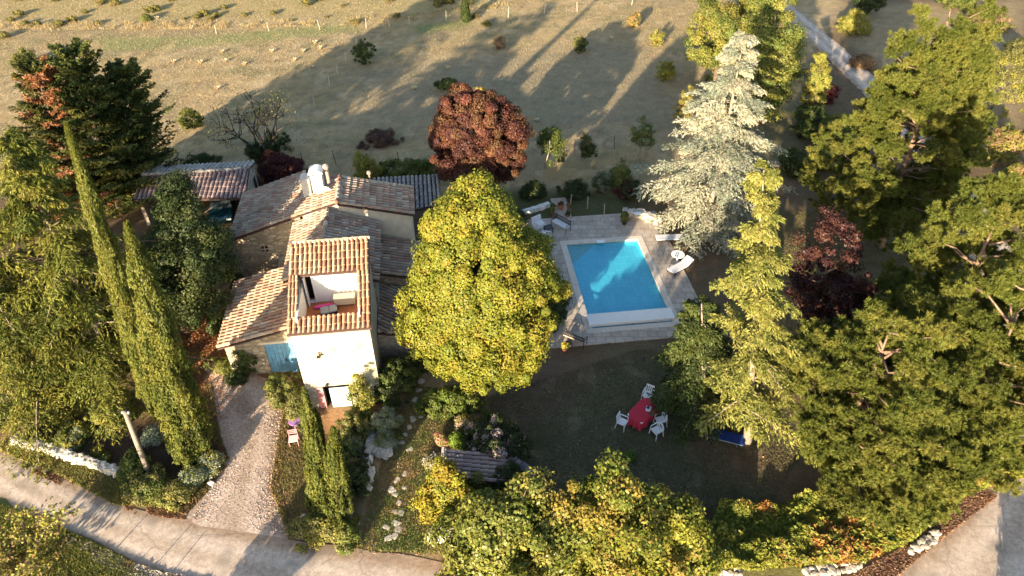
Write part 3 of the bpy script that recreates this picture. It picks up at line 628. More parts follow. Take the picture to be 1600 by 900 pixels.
def shelter():
    a, b, c, d = PZ(694, 702, 1.55), PZ(694, 745, 1.55), PZ(800, 757, 1.1), PZ(790, 712, 1.1)
    t = thing('tiled_shelter', 'small stone shelter with mossy tile roof between flowering bush and yellow shrub', 'shelter', ((a + c) / 2 * (1, 1, 0)))
    o_ = np.array(t.location); q = lambda p: tuple(np.asarray(p) - o_)
    r = MB(); roof_tiles(r, [q(b), q(c), q(d), q(a)], (1, 0, -.25), [(.36, .28, .27), (.44, .36, .33), (.30, .22, .23), (.40, .30, .30)], 95, .24, .40); ridge_tiles(r, q(b), q(a), [(.46, .36, .33)], 96, .13); r.build('roof', TILE, t)
    w = MB(); i = lambda p: np.asarray(q(p)) * .86; pts = [i(b), i(c), i(d), i(a)]
    w.prism([(p[0], p[1]) for p in pts], -.1, [p[2] / .86 - .16 for p in pts]); w.build('wall', STONEG, t)
shelter()

# ------------------------------------------------------------------ vegetation
def unit(v): return v / (np.linalg.norm(v, axis=-1, keepdims=True) + 1e-9)
def rdir(rng, n): return unit(rng.normal(size=(n, 3)))
def leafquads(Pt, T, B, L_, W_):
    L_ = np.asarray(L_).reshape(-1, 1) / 2; W_ = np.asarray(W_).reshape(-1, 1) / 2
    return np.stack([Pt - T * L_, Pt + B * W_ - T * L_ * .1, Pt + T * L_, Pt - B * W_ - T * L_ * .1], 1)
def rand_leaves(rng, Pt, N, L_, W_):
    T = rdir(rng, len(Pt)); T = unit(T - N * (T * N).sum(-1, keepdims=True)); B = np.cross(N, T)
    k = rng.uniform(.7, 1.3, len(Pt)); return leafquads(Pt, T, B, L_ * k, W_ * k)
def palette(rng, pal, idx, n, jit=.13):
    pal = np.asarray(pal, float); c = pal[idx]; return c * (1 + rng.normal(0, jit, (n, 1))) * (1 + rng.normal(0, .05, (n, 3)))
def lobes(rng, k=7, amp=.16):
    D = rdir(rng, k); ph = rng.uniform(0, 6.28, k); fr = rng.uniform(2.5, 6, k)
    return lambda d: 1 + amp * sum(np.sin(fr[i] * (d @ D[i]) + ph[i]) for i in range(k)) / math.sqrt(k) * 1.4

def crown_broad(rng, z0, H, R, M=420, n=110, rc=.55, leaf=(.20, .14), pal=((.2, .2, .03),), taper=.2, inner=.45, mottle=1.0, amp=.14, ry=1.0, up=.25, flat=.85, jitter=.45):
    """leaf clumps through the volume of a lumpy egg"""
    n = int(n * 2.1); leaf = (leaf[0] * .66, leaf[1] * .66); R = max(.15, R - rc * .75); H = max(z0 + .15, H - rc * .7)
    d = rdir(rng, M); f = inner + (1 - inner) * rng.uniform(0, 1, M) ** .45; lb = lobes(rng, 7, amp)
    sh = rng.uniform(size=M) < .25; f = np.where(sh, rng.uniform(.98, 1.06, M), f)
    env = lb(d); zc, hz = (z0 + H) / 2, (H - z0) / 2
    C = d * (f * env)[:, None]; wid = (1 - taper * C[:, 2]) * R
    C = np.column_stack([C[:, 0] * wid, C[:, 1] * wid * ry, zc + C[:, 2] * hz * .96])
    rr = rc * rng.uniform(.6, 1.3, M) * np.where(sh, .62, 1)
    i = np.repeat(np.arange(M), n); e = rdir(rng, M * n)
    Pt = C[i] + e * (rr[i] * rng.uniform(0, 1, M * n) ** .4)[:, None] * np.array([1, 1, flat])
    N = unit(1.0 * e + .35 * d[i] + np.array([0, 0, up]) + jitter * rng.normal(size=(M * n, 3)))
    V = rand_leaves(rng, Pt, N, leaf[0], leaf[1])
    ci = rng.integers(0, len(pal), M)[i]; sw = rng.uniform(size=M * n) < .22 * mottle; ci = np.where(sw, rng.integers(0, len(pal), M * n), ci)
    return V, palette(rng, pal, ci, M * n, .10) * (1 + rng.normal(0, .10, M))[i][:, None]

def crown_pine(rng, z0, H, R, M=150, tufts=9, n=46, pal=((.15, .16, .04),), needle=(.22, .028), rpad=.46, taper=.35, inner=.42, amp=.3, rt=.09):
    d = rdir(rng, M); f = inner + (1 - inner) * rng.uniform(0, 1, M) ** .5; lb = lobes(rng, 6, amp)
    C = d * (f * lb(d))[:, None]; wid = (1 - taper * C[:, 2]) * R; zc, hz = (z0 + H) / 2, (H - z0) / 2
    C = np.column_stack([C[:, 0] * wid, C[:, 1] * wid, zc + C[:, 2] * hz])
    i = np.repeat(np.arange(M), tufts); m = len(i)
    T0 = C[i] + rng.normal(size=(m, 3)) * rpad * np.array([.55, .55, .30])
    ax = unit(.8 * d[i] * np.array([1, 1, .4]) + np.array([0, 0, .75]) + .35 * rng.normal(size=(m, 3)))
    j = np.repeat(np.arange(m), n); k = len(j); dr = unit(ax[j] * .75 + .8 * rng.normal(size=(k, 3)))
    L_ = needle[0] * rng.uniform(.7, 1.2, k); s = rng.uniform(0, 1, k)[:, None] * ax[j] * rt * 1.6
    Pt = T0[j] + s + dr * (L_ / 2)[:, None]; B = unit(np.cross(dr, rdir(rng, k)))
    V = leafquads(Pt, dr, B, L_, needle[1]); ci = rng.integers(0, len(pal), M)[i][j]
    return V, palette(rng, pal, ci, k, .14) * (1 + rng.normal(0, .10, m))[j][:, None], C

def crown_conifer(rng, z0, H, R, levels=34, per=7, twigs=13, n=9, pal=((.2, .2, .05),), up=.10, droop=.32, tip=.0, needle=(.26, .085), twl=.85, hang=.35, prof=None, wob=.25, wfan=1.0):
    """whorls of drooping boughs carrying flat sprays of twigs"""
    prof = prof or (lambda t: (1 - t) ** .85)
    nb = levels * per; lv = np.repeat(np.arange(levels), per); zt = (lv + rng.uniform(-.4, .4, nb)) / levels; zt = np.clip(zt, 0, .985)
    az = rng.uniform(0, 2 * math.pi, nb); Lb = R * prof(zt) * rng.uniform(1 - wob * 1.4, 1 + wob * .6, nb) + .22
    zb = z0 + (H - z0) * zt; hd = np.column_stack([np.cos(az), np.sin(az), np.zeros(nb)]); sd_ = np.column_stack([-np.sin(az), np.cos(az), np.zeros(nb)])
    upb = up + .55 * np.maximum(0, zt - .8) / .2 + rng.normal(0, .06, nb)
    def bpt(b, t):
        r = Lb[b] * t; return hd[b] * r[:, None] + np.array([0, 0, 1]) * (zb[b] + upb[b] * r - droop * Lb[b] * t ** 2 + tip * Lb[b] * t ** 4)[:, None]
    b = np.repeat(np.arange(nb), twigs * 2); side = np.tile(np.repeat([-1., 1.], twigs), nb); t = np.tile(np.tile(np.linspace(.16, 1.0, twigs), 2), nb) + rng.uniform(-.03, .03, len(b)); t = np.clip(t, .05, 1)
    base = bpt(b, t); k = len(b)
    ang = np.radians(rng.uniform(28, 62, k)) * wfan; td = unit(hd[b] * np.cos(ang)[:, None] + sd_[b] * (side * np.sin(ang))[:, None] + np.array([0, 0, 1]) * (rng.normal(-.08, .12, k))[:, None])
    tl = twl * (Lb[b] / R) ** .5 * (1.12 - .75 * t) * rng.uniform(.6, 1.2, k) + .12
    j = np.repeat(np.arange(k), n); s = rng.uniform(.02, 1, len(j)); q = len(j)
    Pt = base[j] + td[j] * (tl[j] * s)[:, None] - np.array([0, 0, 1]) * (hang * tl[j] * s ** 2 + .0)[:, None] + rng.normal(size=(q, 3)) * .035
    T = unit(td[j] - np.array([0, 0, 1]) * (2 * hang * s)[:, None] * .8 + .45 * rng.normal(size=(q, 3)))
    N = unit(np.array([0, 0, 1.]) + .75 * rng.normal(size=(q, 3))); B = unit(np.cross(N, T))
    V = leafquads(Pt, T, B, needle[0] * rng.uniform(.7, 1.3, q), needle[1] * rng.uniform(.8, 1.2, q))
    ci = rng.integers(0, len(pal), nb)[b][j]
    boughs = []
    for x in range(0, nb, 3):
        tt = np.linspace(0, .9, 5); boughs.append((bpt(np.full(5, x), tt), Lb[x]))
    return V, palette(rng, pal, ci, q, .14) * (1 + rng.normal(0, .10, nb))[b][j][:, None], boughs

def crown_column(rng, z0, H, R, n=42000, pal=((.08, .1, .02),), leaf=(.26, .085), prof=None, amp=.25, rough=.10, plumes=0):
    """upright flakes over a slender lumpy column"""
    prof = prof or (lambda t: np.minimum(1, (t + .06) * 5) ** .6 * (1 - t ** 1.6) ** .75 + .03)
    t = rng.uniform(0, 1, n) ** .9; az = rng.uniform(0, 2 * math.pi, n); z = z0 + (H - z0) * t
    lump = 1 + amp * (fbm(az / 6.2832 * 7 % 7, z * .55, 5) + .6 * fbm(az / 6.2832 * 16, z * 1.3, 8) - .8) * 1.6
    r = R * prof(t) * lump * (1 - rough * rng.uniform(0, 1, n) ** 2 * 3)
    d = np.column_stack([np.cos(az), np.sin(az), np.zeros(n)]); Pt = d * r[:, None]; Pt[:, 2] = z
    T = unit(np.array([0, 0, 1.]) + .25 * d + .32 * rng.normal(size=(n, 3))); N = unit(d + .55 * rng.normal(size=(n, 3))); B = unit(np.cross(N, T))
    V = leafquads(Pt, T, B, leaf[0] * rng.uniform(.6, 1.3, n), leaf[1] * rng.uniform(.7, 1.3, n))
    if plumes:                          # upright plumes standing a little proud of the column
        m = int(n * (.5 if R < .9 and plumes > 80 else .72)); k = rng.integers(0, plumes, m); pt = rng.uniform(.02, .92, plumes); pa = rng.uniform(0, 6.283, plumes); ph = rng.uniform(.7, 1.5, plumes); pr = R * prof(pt) * rng.uniform(.86, 1.12, plumes)
        h = rng.uniform(0, 1, m); w = R * .30 * (1 - h) ** .7 * np.minimum(1, h * 5 + .3) * rng.uniform(.3, 1, m); e = rng.uniform(0, 6.283, m)
        Pt[:m] = np.column_stack([np.cos(pa[k]) * pr[k] * (1 - .12 * h) + w * np.cos(e), np.sin(pa[k]) * pr[k] * (1 - .12 * h) + w * np.sin(e), z0 + (H - z0) * pt[k] * .97 + ph[k] * (h - .4)])
        Pt[:m, 2] = np.maximum(Pt[:m, 2], .02); z = Pt[:, 2]; N[:m] = unit(np.column_stack([np.cos(e), np.sin(e), .2 + 0 * e]) + .45 * rng.normal(size=(m, 3))); B = unit(np.cross(N, T)); az = np.arctan2(Pt[:, 1], Pt[:, 0]) % 6.2832
        V = leafquads(Pt, T, B, leaf[0] * rng.uniform(.6, 1.3, n), leaf[1] * rng.uniform(.7, 1.3, n))
    cl = fbm(az / 6.2832 * 9, z * .8, 17); ci = np.clip((cl * 1.6 - .3) * len(pal), 0, len(pal) - 1).astype(int)
    return V, palette(rng, pal, ci, n, .16)

def shear(V, lean, H):
    V = V.copy(); k = V[..., 2] / H; V[..., 0] += lean[0] * k; V[..., 1] += lean[1] * k; return V
def trunk_mesh(mb, H, r0, lean, rng, top=.95, wob=.12, n=9):
    zs = np.linspace(-.25, H * top, 7); w = np.cumsum(rng.normal(0, wob, (7, 2)), 0) * .5; w[0] = 0; w[-1] *= .3
    mb.tube([(lean[0] * z / H + w[i, 0], lean[1] * z / H + w[i, 1], z) for i, z in enumerate(zs)], [r0 * (1.25 if i == 0 else 1) * (1 - .88 * i / 6) for i in range(7)], n)
def limbs(mb, rng, H, zlo, zhi, R, r0, lean, k=9, rise=.5, reach=.75):
    for i in range(k):
        z = zlo + (zhi - zlo) * (i + .5) / k; a = i * 2.4 + rng.uniform(-.4, .4); L_ = R * reach * rng.uniform(.7, 1.1)
        p = [(lean[0] * z / H + math.cos(a) * L_ * t + rng.normal(0, .06), lean[1] * z / H + math.sin(a) * L_ * t + rng.normal(0, .06), z + L_ * (rise * t + .12 * t * t)) for t in (0, .35, .7, 1)]
        mb.tube(p, [r0 * .42, r0 * .3, r0 * .18, r0 * .06], 6)

def plant(name, label, cat, base, trunk=None, crown=None, cmat=LEAF, tmat=BARK, group=None, crown_name='crown', trunk_name='trunk'):
    t = thing(name, label, cat, base, 0, group)
    if trunk is not None and trunk.v: trunk.build(trunk_name, tmat, t, True)
    if crown is not None: quads(crown_name, crown[0], crown[1], cmat, t)
    return t
def broad_tree(name, label, bp, tp, R, seed, z0=.2, pal=None, mat=LEAF, tmat=BARK, r0=None, cat='tree', group=None, limbk=9, lean=True, **kw):
    rng = np.random.default_rng(seed); b, H, ln = axis(*bp, *tp)
    if not lean: ln = np.zeros(2)
    z0m = z0 * H; V, c = crown_broad(rng, z0m, H, R, pal=pal, **kw); mb = MB(); r0 = r0 or .03 * H
    trunk_mesh(mb, H, r0, ln, rng, .85); limbs(mb, rng, H, max(z0m, .18 * H), .75 * H, R, r0, ln, limbk)
    return plant(name, label, cat, b, mb, (shear(V, ln, H), c), mat, tmat, group)
def bush(name, label, bp, h, R, seed, pal, mat=LEAF, cat='bush', group=None, M=70, n=70, rc=.3, leaf=(.13, .09), ry=1.0, **kw):
    rng = np.random.default_rng(seed); b = P(*bp)
    kw.setdefault('taper', .15); kw.setdefault('inner', .3); kw.setdefault('amp', .2)
    V, c = crown_broad(rng, min(.08, h * .1), h, R, M=M, n=n, rc=rc, leaf=leaf, pal=pal, ry=ry, **kw); V[..., 2] = np.maximum(V[..., 2], .01)
    mb = MB()
    for i in range(6):
        a = i * 1.05 + rng.uniform(-.3, .3); e = R * .55
        mb.tube([(0.03 * math.cos(a), .03 * math.sin(a), -.05), (e * .4 * math.cos(a), e * .4 * math.sin(a), h * .4), (e * math.cos(a), e * math.sin(a), h * .8)], [.035, .025, .008], 5)
    return plant(name, label, cat, b, mb, (V, c), mat, BARK, group, 'foliage', 'stem')

MAPLE = ((.175, .180, .024), (.148, .162, .022), (.20, .198, .028), (.122, .143, .021), (.205, .175, .026))
broad_tree('linden_tree', 'big round yellow-green tree between the house and the pool', (740, 596), (743, 294), 3.95, 1, .14, MAPLE, M=820, n=220, rc=.56, leaf=(.18, .135), taper=.18, inner=.70, amp=.13, flat=1.25, jitter=.35)
broad_tree('red_maple', 'round dark red maple standing behind the house at the field edge', (740, 312), (740, 128), 3.75, 2, .15, ((.115, .042, .030), (.085, .032, .026), (.15, .07, .036), (.11, .058, .03), (.065, .026, .024)), M=380, n=230, rc=.58, leaf=(.19, .15), taper=.12, inner=.62, amp=.17)
broad_tree('holm_oak', 'dark green dense evergreen oak left of the farmhouse', (292, 515), (275, 288), 3.15, 3, .08, ((.045, .065, .022), (.055, .075, .025), (.035, .05, .02), (.075, .09, .03)), M=230, n=240, rc=.8, leaf=(.2, .12), inner=.5, amp=.2)
broad_tree('plum_tree', 'small dark purple plum tree on the lawn near the pines', (1278, 560), (1294, 372), 2.5, 4, .28, ((.060, .024, .022), (.042, .018, .02), (.085, .038, .028)), M=170, n=70, rc=.45, leaf=(.19, .14), inner=.3, amp=.25)
def multi_tree(name, label, subs, seed, pal, mat=LEAF, **kw):
    rng = np.random.default_rng(seed); b0 = P(*subs[0][0]); mb = MB(); Vs = []; Cs = []
    for bp, tp, R, z0 in subs:
        b, H, ln = axis(*bp, *tp); V, c = crown_broad(rng, z0 * H, H, R, pal=pal, **kw); V = shear(V, ln, H); off = b - b0; V[..., 0] += off[0]; V[..., 1] += off[1]; Vs.append(V); Cs.append(c)
        mb.tube([(off[0] * .3, off[1] * .3, -.2), (off[0] * .8, off[1] * .8, H * .35), (off[0] + ln[0], off[1] + ln[1], H * .9)], [.14, .10, .02], 7)
    return plant(name, label, 'tree', b0, mb, (np.concatenate(Vs), np.concatenate(Cs)), mat, BARK)
multi_tree('persimmon_tree', 'glossy green tree at the bottom edge of the picture, left of its yellower neighbour', (((795, 880), (822, 752), 1.9, .1), ((742, 885), (742, 800), 1.6, .1), ((850, 890), (868, 790), 1.6, .1), ((780, 915), (782, 815), 2.0, .1)), 5, ((.14, .15, .028), (.11, .13, .025), (.20, .185, .04), (.15, .155, .035)), LEAFG, M=62, n=150, rc=.62, leaf=(.24, .16), inner=.5, amp=.3, jitter=.6)
multi_tree('walnut_tree', 'yellow-green tree at the bottom edge of the picture with orange tinged shoots', (((965, 880), (960, 744), 1.9, .1), ((915, 885), (915, 775), 1.5, .1), ((1025, 885), (1035, 766), 1.8, .1), ((1075, 895), (1085, 815), 1.4, .1), ((985, 920), (988, 810), 2.2, .1)), 6, ((.16, .175, .026), (.19, .19, .03), (.125, .15, .026), (.23, .18, .04)), LEAF, M=62, n=150, rc=.62, leaf=(.22, .15), inner=.5, amp=.32, jitter=.6)

# conifers
def conifer(name, label, bp, tp, R, seed, z0=.06, pal=None, mat=NEEDLE, tmat=BARKG, r0=.2, group=None, show=False, **kw):
    rng = np.random.default_rng(seed); b, H, ln = axis(*bp, *tp); V, c, bo = crown_conifer(rng, z0 * H, H, R, pal=pal, **kw); mb = MB(); trunk_mesh(mb, H, r0, ln, rng, .97, .05)
    for q, L_ in bo:
        q = shear(q, ln, H); mb.tube(q, [r0 * .30 * (1 - .2 * i) * min(1, L_ / R + .2) for i in range(5)], 5)
    return plant(name, label, 'tree', b, mb, (shear(V, ln, H), c), mat, tmat, group)
conifer('blue_cedar', 'tall silvery blue cedar with drooping boughs behind the far right corner of the pool', (1103, 352), (1165, 44), 4.9, 11, .04, ((.32, .315, .235), (.38, .365, .27), (.26, .275, .21), (.20, .22, .17)), levels=19, per=9, twigs=20, n=15, up=.24, droop=.46, tip=.10, twl=1.25, hang=.28, needle=(.21, .055), prof=lambda t: np.where(t < .2, .78 + t * 1.1, (1 - (t - .2) / .8) ** .95) * (.84 + .26 * np.sin(t * 30)))
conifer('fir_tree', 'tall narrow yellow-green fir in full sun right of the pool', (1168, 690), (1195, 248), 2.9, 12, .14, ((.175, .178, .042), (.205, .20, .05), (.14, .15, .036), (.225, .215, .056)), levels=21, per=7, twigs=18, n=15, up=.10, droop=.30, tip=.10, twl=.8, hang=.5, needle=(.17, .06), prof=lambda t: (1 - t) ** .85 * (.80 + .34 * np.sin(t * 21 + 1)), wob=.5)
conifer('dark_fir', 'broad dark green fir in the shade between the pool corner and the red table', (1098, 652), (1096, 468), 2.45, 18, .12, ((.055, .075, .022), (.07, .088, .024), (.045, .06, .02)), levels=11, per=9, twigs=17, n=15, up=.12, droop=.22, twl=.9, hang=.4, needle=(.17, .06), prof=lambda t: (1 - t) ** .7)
CED = ((.125, .135, .028), (.15, .15, .035), (.095, .11, .026), (.17, .165, .045))
CED = ((.105, .118, .022), (.14, .145, .028), (.075, .09, .018), (.175, .165, .034))
conifer('deodar_cedar', 'big light green drooping cedar at the left edge of the picture, behind the slim cypress', (186, 590), (2, 200), 4.7, 13, .06, CED, levels=19, per=9, twigs=22, n=14, up=.20, droop=.36, twl=1.35, hang=.42, needle=(.20, .055), prof=lambda t: (1 - t) ** .62 * (.86 + .24 * np.sin(t * 30)), wob=.5)
conifer('deodar_cedar', 'light green drooping cedar cut off by the left edge, above the yellow flower ring', (80, 612), (-130, 260), 4.7, 14, .08, CED, levels=18, per=9, twigs=22, n=14, up=.18, droop=.36, twl=1.35, hang=.42, needle=(.20, .055), prof=lambda t: (1 - t) ** .42 * (.86 + .24 * np.sin(t * 28)), wob=.5)
conifer('deodar_cedar', 'unseen drooping cedar added outside the left edge of the picture for its shade', (-125, 600), (-420, 200), 6.0, 19, .08, CED, levels=16, per=9, twigs=16, n=10, up=.18, droop=.36, twl=1.35, hang=.42, needle=(.26, .08), prof=lambda t: (1 - t) ** .4)  # unseen tree, added to throw more shade over the field
LEY = ((.058, .078, .022), (.075, .095, .027), (.042, .06, .018), (.12, .13, .035))
def leyland(label, bp, tp, R, seed, pal=LEY):
    conifer('leyland_cypress', label, bp, tp, R, seed, .03, pal, LEAF, BARK, .22, 'dark conifers behind the left cedars', levels=20, per=11, twigs=14, n=14, up=.62, droop=.25, tip=.12, twl=.95, hang=-.10, needle=(.20, .075), prof=lambda t: (1 - t) ** .55 * (.9 + .12 * np.sin(t * 24)), wob=.35)
leyland('dark green conifer nearest the mauve shed roof, in a clump at upper left', (222, 318), (190, 104), 3.3, 15)
leyland('tall dark conifer in the middle of the upper left clump, with a bright top', (190, 335), (112, 74), 3.7, 16, LEY + ((.17, .16, .04),))
leyland('conifer with dead orange brown top at the left of the upper left clump', (136, 340), (52, 92), 3.3, 17, ((.10, .10, .028), (.36, .17, .085), (.34, .165, .08), (.12, .12, .03), (.08, .09, .03), (.09, .10, .03)))

def column(name, label, bp, tp, R, seed, pal, n=42000, lower=0.0, group=None, **kw):
    rng = np.random.default_rng(seed); b, H, ln = axis(*bp, *tp); V, c = crown_column(rng, lower * H, H, R, n, pal, **kw); mb = MB(); trunk_mesh(mb, H, .16, ln, rng, .85, .03)
    return plant(name, label, 'tree', b, mb, (shear(V, ln, H), c), LEAF, BARK, group)
CYP = ((.070, .085, .020), (.10, .115, .024), (.13, .14, .03), (.15, .15, .032))
column('italian_cypress', 'tall slim cypress with a smooth pointed top, leaning left of the driveway', (250, 650), (103, 193), .64, 21, CYP[1:], 110000, leaf=(.17, .05), plumes=90, amp=.2, prof=lambda t: np.minimum(1, (t + .08) * 4) ** .6 * (1 - t) ** .62 + .05)
column('italian_cypress', 'shorter fuller cypress with lumpy lobes at the corner of the driveway', (304, 714), (198, 348), 1.05, 22, CYP, 90000, leaf=(.17, .055), plumes=150, amp=.4, rough=.16, prof=lambda t: np.minimum(1, (t + .1) * 4) ** .6 * (1 - t) ** .7 + .06)
for bx, by, tx, ty, R, sd_, lab in ((512, 812, 474, 606, .58, 23, 'dark upright juniper, middle and tallest stem of the clump before the tower'), (498, 806, 492, 640, .55, 24, 'dark upright juniper, left stem of the clump before the tower'), (530, 815, 520, 668, .62, 25, 'dark upright juniper, right stem of the clump before the tower')):
    column('juniper', lab, (bx, by), (tx, ty), R, sd_, CYP[:3], 26000, leaf=(.16, .055), group='junipers in front of the tower', plumes=46, amp=.3, rough=.2, prof=lambda t: np.minimum(1, (t + .1) * 4) ** .6 * (1 - t) ** .6 + .06)

def pine(label, bp, tp, R, seed, z0=.25, M=170, limb=10, n=92, pal=((.102, .118, .022), (.128, .138, .028), (.078, .094, .018), (.145, .145, .030)), **kw):
    rng = np.random.default_rng(seed); b, H, ln = axis(*bp, *tp); V, c, C = crown_pine(rng, z0 * H, H, R, M, n=n, pal=pal, **kw); mb = MB(); trunk_mesh(mb, H, .24, ln, rng, .93, .1)
    for q in C[::4]:
        if q[2] < .34 * H: continue
        zt = max(.15 * H, q[2] - np.hypot(q[0], q[1]) * .45); p0 = np.array([0, 0, zt]); pts = [p0, p0 * .5 + q * .5 + np.array([0, 0, -.15]) + rng.normal(0, .12, 3), q]
        mb.tube([shear(np.array(p), ln, H) for p in pts], [.065, .04, .012], 5)
    return plant('pine_tree', label, 'tree', b, mb, (shear(V, ln, H), c), NEEDLE, BARKP, 'big pines on the right')
pine('big bushy pine in the upper right, above the shaded lawn', (1375, 385), (1494, -22), 4.3, 31, .08, 700, tufts=15)
pine('pine with a bare forked limb showing, at the right edge below the upper pine', (1435, 640), (1580, 300), 3.9, 32, .12, 250, tufts=17)
pine('low spreading pine in the lower right, nearest the plum tree', (1300, 735), (1395, 505), 3.5, 33, .10, 250, tufts=17)
pine('pine at the right edge over the road bend', (1470, 720), (1600, 470), 3.3, 34, .1, 220, tufts=17)
pine('pine right above the ivy bank beside the road', (1395, 775), (1468, 585), 3.2, 35, .06, 230, tufts=17)

# ------------------------------------------------------------------ trees and shrubs along the far side
GRN = ((.10, .13, .03), (.13, .15, .035), (.08, .10, .025), (.17, .17, .045)); YGR = ((.22, .21, .045), (.26, .23, .05), (.18, .19, .04)); DGR = ((.045, .065, .02), (.06, .08, .025), (.035, .05, .02))
OLV = ((.15, .145, .05), (.19, .175, .06), (.12, .125, .04)); GLD = ((.34, .26, .05), (.28, .24, .05), (.36, .24, .06)); RDB = ((.14, .03, .03), (.10, .025, .03), (.18, .05, .04)); SIL = ((.22, .25, .17), (.28, .30, .21), (.17, .20, .13)); BRN = ((.24, .15, .08), (.30, .19, .10), (.19, .13, .07))
for lab, bp, tp, R, sd_, pal in (
    ('broad light green tree left of the upper road, behind the silvery cedar', (1118, 130), (1130, -25), 3.1, 41, YGR + GRN),
    ('tall green tree close to the upper road, its lower half in shade', (1190, 190), (1216, -10), 3.0, 42, GRN + YGR[:1]),
    ('dense green tree at the top of the picture between two others and the upper road', (1168, 90), (1192, -60), 2.9, 43, YGR + GRN[:2])):
    broad_tree('field_maple', lab, bp, tp, R, sd_, .08, pal, M=130, n=160, rc=.8, leaf=(.24, .17), amp=.22, group='green trees beside the upper road')
broad_tree('young_poplar', 'slender yellow-green young tree above the crimson shrub by the upper road', (1268, 200), (1285, 78), 1.3, 44, .08, YGR, M=110, n=70, rc=.4, leaf=(.2, .14), taper=.4, amp=.3)
bush('crimson_shrub', 'crimson leaved shrub beside the upper road under the slender young tree', (1287, 158), 2.0, 1.1, 45, RDB, M=60, n=60, leaf=(.2, .14))
for lab, bp, h, R, sd_, pal in (
    ('bright green rounded shrub left of the big upper right pine', (1308, 235), 3.6, 1.9, 46, YGR + GRN), ('shaded dark green shrub between the silver cedar and the upper right pine', (1262, 215), 3.2, 1.8, 47, DGR + GRN[:1]),
    ('golden tipped shrub at the left foot of the upper right pine', (1290, 262), 2.2, 1.2, 48, GLD[:1] + GRN), ('olive brown shrub under the left boughs of the upper right pine', (1322, 292), 2.6, 1.6, 49, OLV + BRN[:1]),
    ('dim green shrub at the end of the shaded grass strip', (1236, 268), 2.0, 1.5, 50, DGR + GRN[2:3])):
    bush('hazel_shrub', lab, bp, h, R, sd_, pal, M=110, n=70, rc=.45, leaf=(.19, .13), group='shrubs left of the upper right pine')
for lab, bp, h, R, sd_, pal in (
    ('yellow-green bush on the dry bank across the upper road', (1330, 52), 2.6, 1.7, 51, YGR), ('dark green bush at the top edge on the bank across the upper road', (1352, 22), 3.2, 2.0, 52, DGR), ('brown scrub bush on the dry bank left of the upper right pine', (1345, 105), 1.4, 1.3, 53, BRN),
    ('tall yellow-green tree crown right of the upper right pine', (1545, 175), 6.0, 2.6, 54, YGR + OLV), ('rust and green broom right of the upper right pine', (1560, 250), 3.2, 1.9, 55, BRN + YGR), ('straw coloured broom at the right edge below the rust broom', (1585, 300), 2.6, 1.7, 56, GLD[1:2] + BRN[1:2] + YGR),
    ('brown heathery scrub at the top right corner', (1540, 40), 2.0, 3.0, 57, BRN + OLV), ('olive scrub bush at the right edge near the top corner', (1590, 95), 2.6, 2.0, 58, OLV), ('green scrub at the top edge right of the pine tip', (1490, 12), 2.6, 2.2, 59, GRN)):
    bush('scrub_bush', lab, bp, h, R, sd_, pal, M=120, n=60, rc=.5, leaf=(.2, .12), group='scrub on the dry bank beyond the upper road')

# field shrubs
for nm, lab, bp, h, R, sd_, pal, kw in (
    ('field_shrub', 'dense round green shrub on the fence line in the upper field', (571, 100), 2.6, 1.25, 61, DGR[1:] + GRN[:2], {}), ('field_shrub', 'small light green shrub in the sunlit field above the mauve roof', (303, 202), 2.0, 1.1, 62, GRN[1:] + YGR[:1], {}),
    ('field_shrub', 'olive shrub in the middle of the shaded field', (905, 80), 1.8, .85, 63, OLV + DGR[:1], {}), ('field_shrub', 'orange tinted shrub near the top edge of the field', (990, 42), 1.7, .9, 64, GLD[2:] + BRN[:1] + OLV[:1], {}),
    ('broom_bush', 'round bright yellow-green broom glowing at the shadow edge', (1040, 125), 2.0, 1.2, 65, YGR[:2] + ((.30, .28, .04),), dict(leaf=(.3, .04), up=.8)), ('broom_bush', 'taller yellow broom with bare brown base left of the silvery cedar', (1066, 196), 3.6, 1.25, 66, YGR[:2] + GLD[1:2] + BRN[1:2], dict(leaf=(.34, .04), up=.8)),
    ('field_shrub', 'brown leafless shrub in the upper middle of the field', (780, 76), 1.6, .9, 67, BRN, dict(n=35, leaf=(.2, .03))), ('field_shrub', 'dark green shrub peeping over the left of the red maple', (700, 140), 1.3, 1.2, 68, DGR + GRN[:1], {}), ('field_shrub', 'pale straw yellow shrub just behind the red maple top', (752, 158), 1.5, .9, 69, GLD[:1] + BRN[1:2], {}),
    ('field_shrub', 'sparse straw bush between the two yellow brooms and the top trees', (1025, 70), 1.5, 1.0, 70, GLD[1:2] + YGR[:1], dict(n=30)), ('field_shrub', 'small green shrub at the left edge of the upper field', (42, 102), 1.9, 1.2, 71, OLV + GRN[:1], {}), ('field_shrub', 'tiny green tuft shrub near the top left of the field', (229, 32), .8, .7, 72, GRN, {}), ('field_shrub', 'low pale yellow bush at the top edge of the field', (700, 4), 1.0, 1.1, 73, GLD[1:2] + OLV, {}),
    ('field_shrub', 'dark low shrub against the back of the mauve roofed shed', (318, 262), 1.1, 1.5, 74, DGR, dict(leaf=(.25, .05))), ('field_shrub', 'dark green shrub beneath the bare tree', (428, 240), 1.9, 1.4, 75, DGR, {}), ('field_shrub', 'dark green shrub at the left foot of the bare tree', (402, 250), 1.6, .9, 76, DGR, {})):
    bush(nm, lab, bp, h, R, sd_, pal, group='shrubs dotted over the field', M=70, **{**dict(n=65, rc=.3, leaf=(.15, .1)), **kw})
column('young_cypress', 'dark narrow cypress at the top edge of the field', (728, 34), (725, -8), .6, 77, DGR, 5000)
bush('smoke_bush', 'wide dark red bush between the shed and the chimney', (442, 288), 2.5, 2.3, 78, ((.075, .02, .022), (.055, .018, .02), (.10, .03, .025)), M=150, n=70, rc=.45, leaf=(.17, .12))
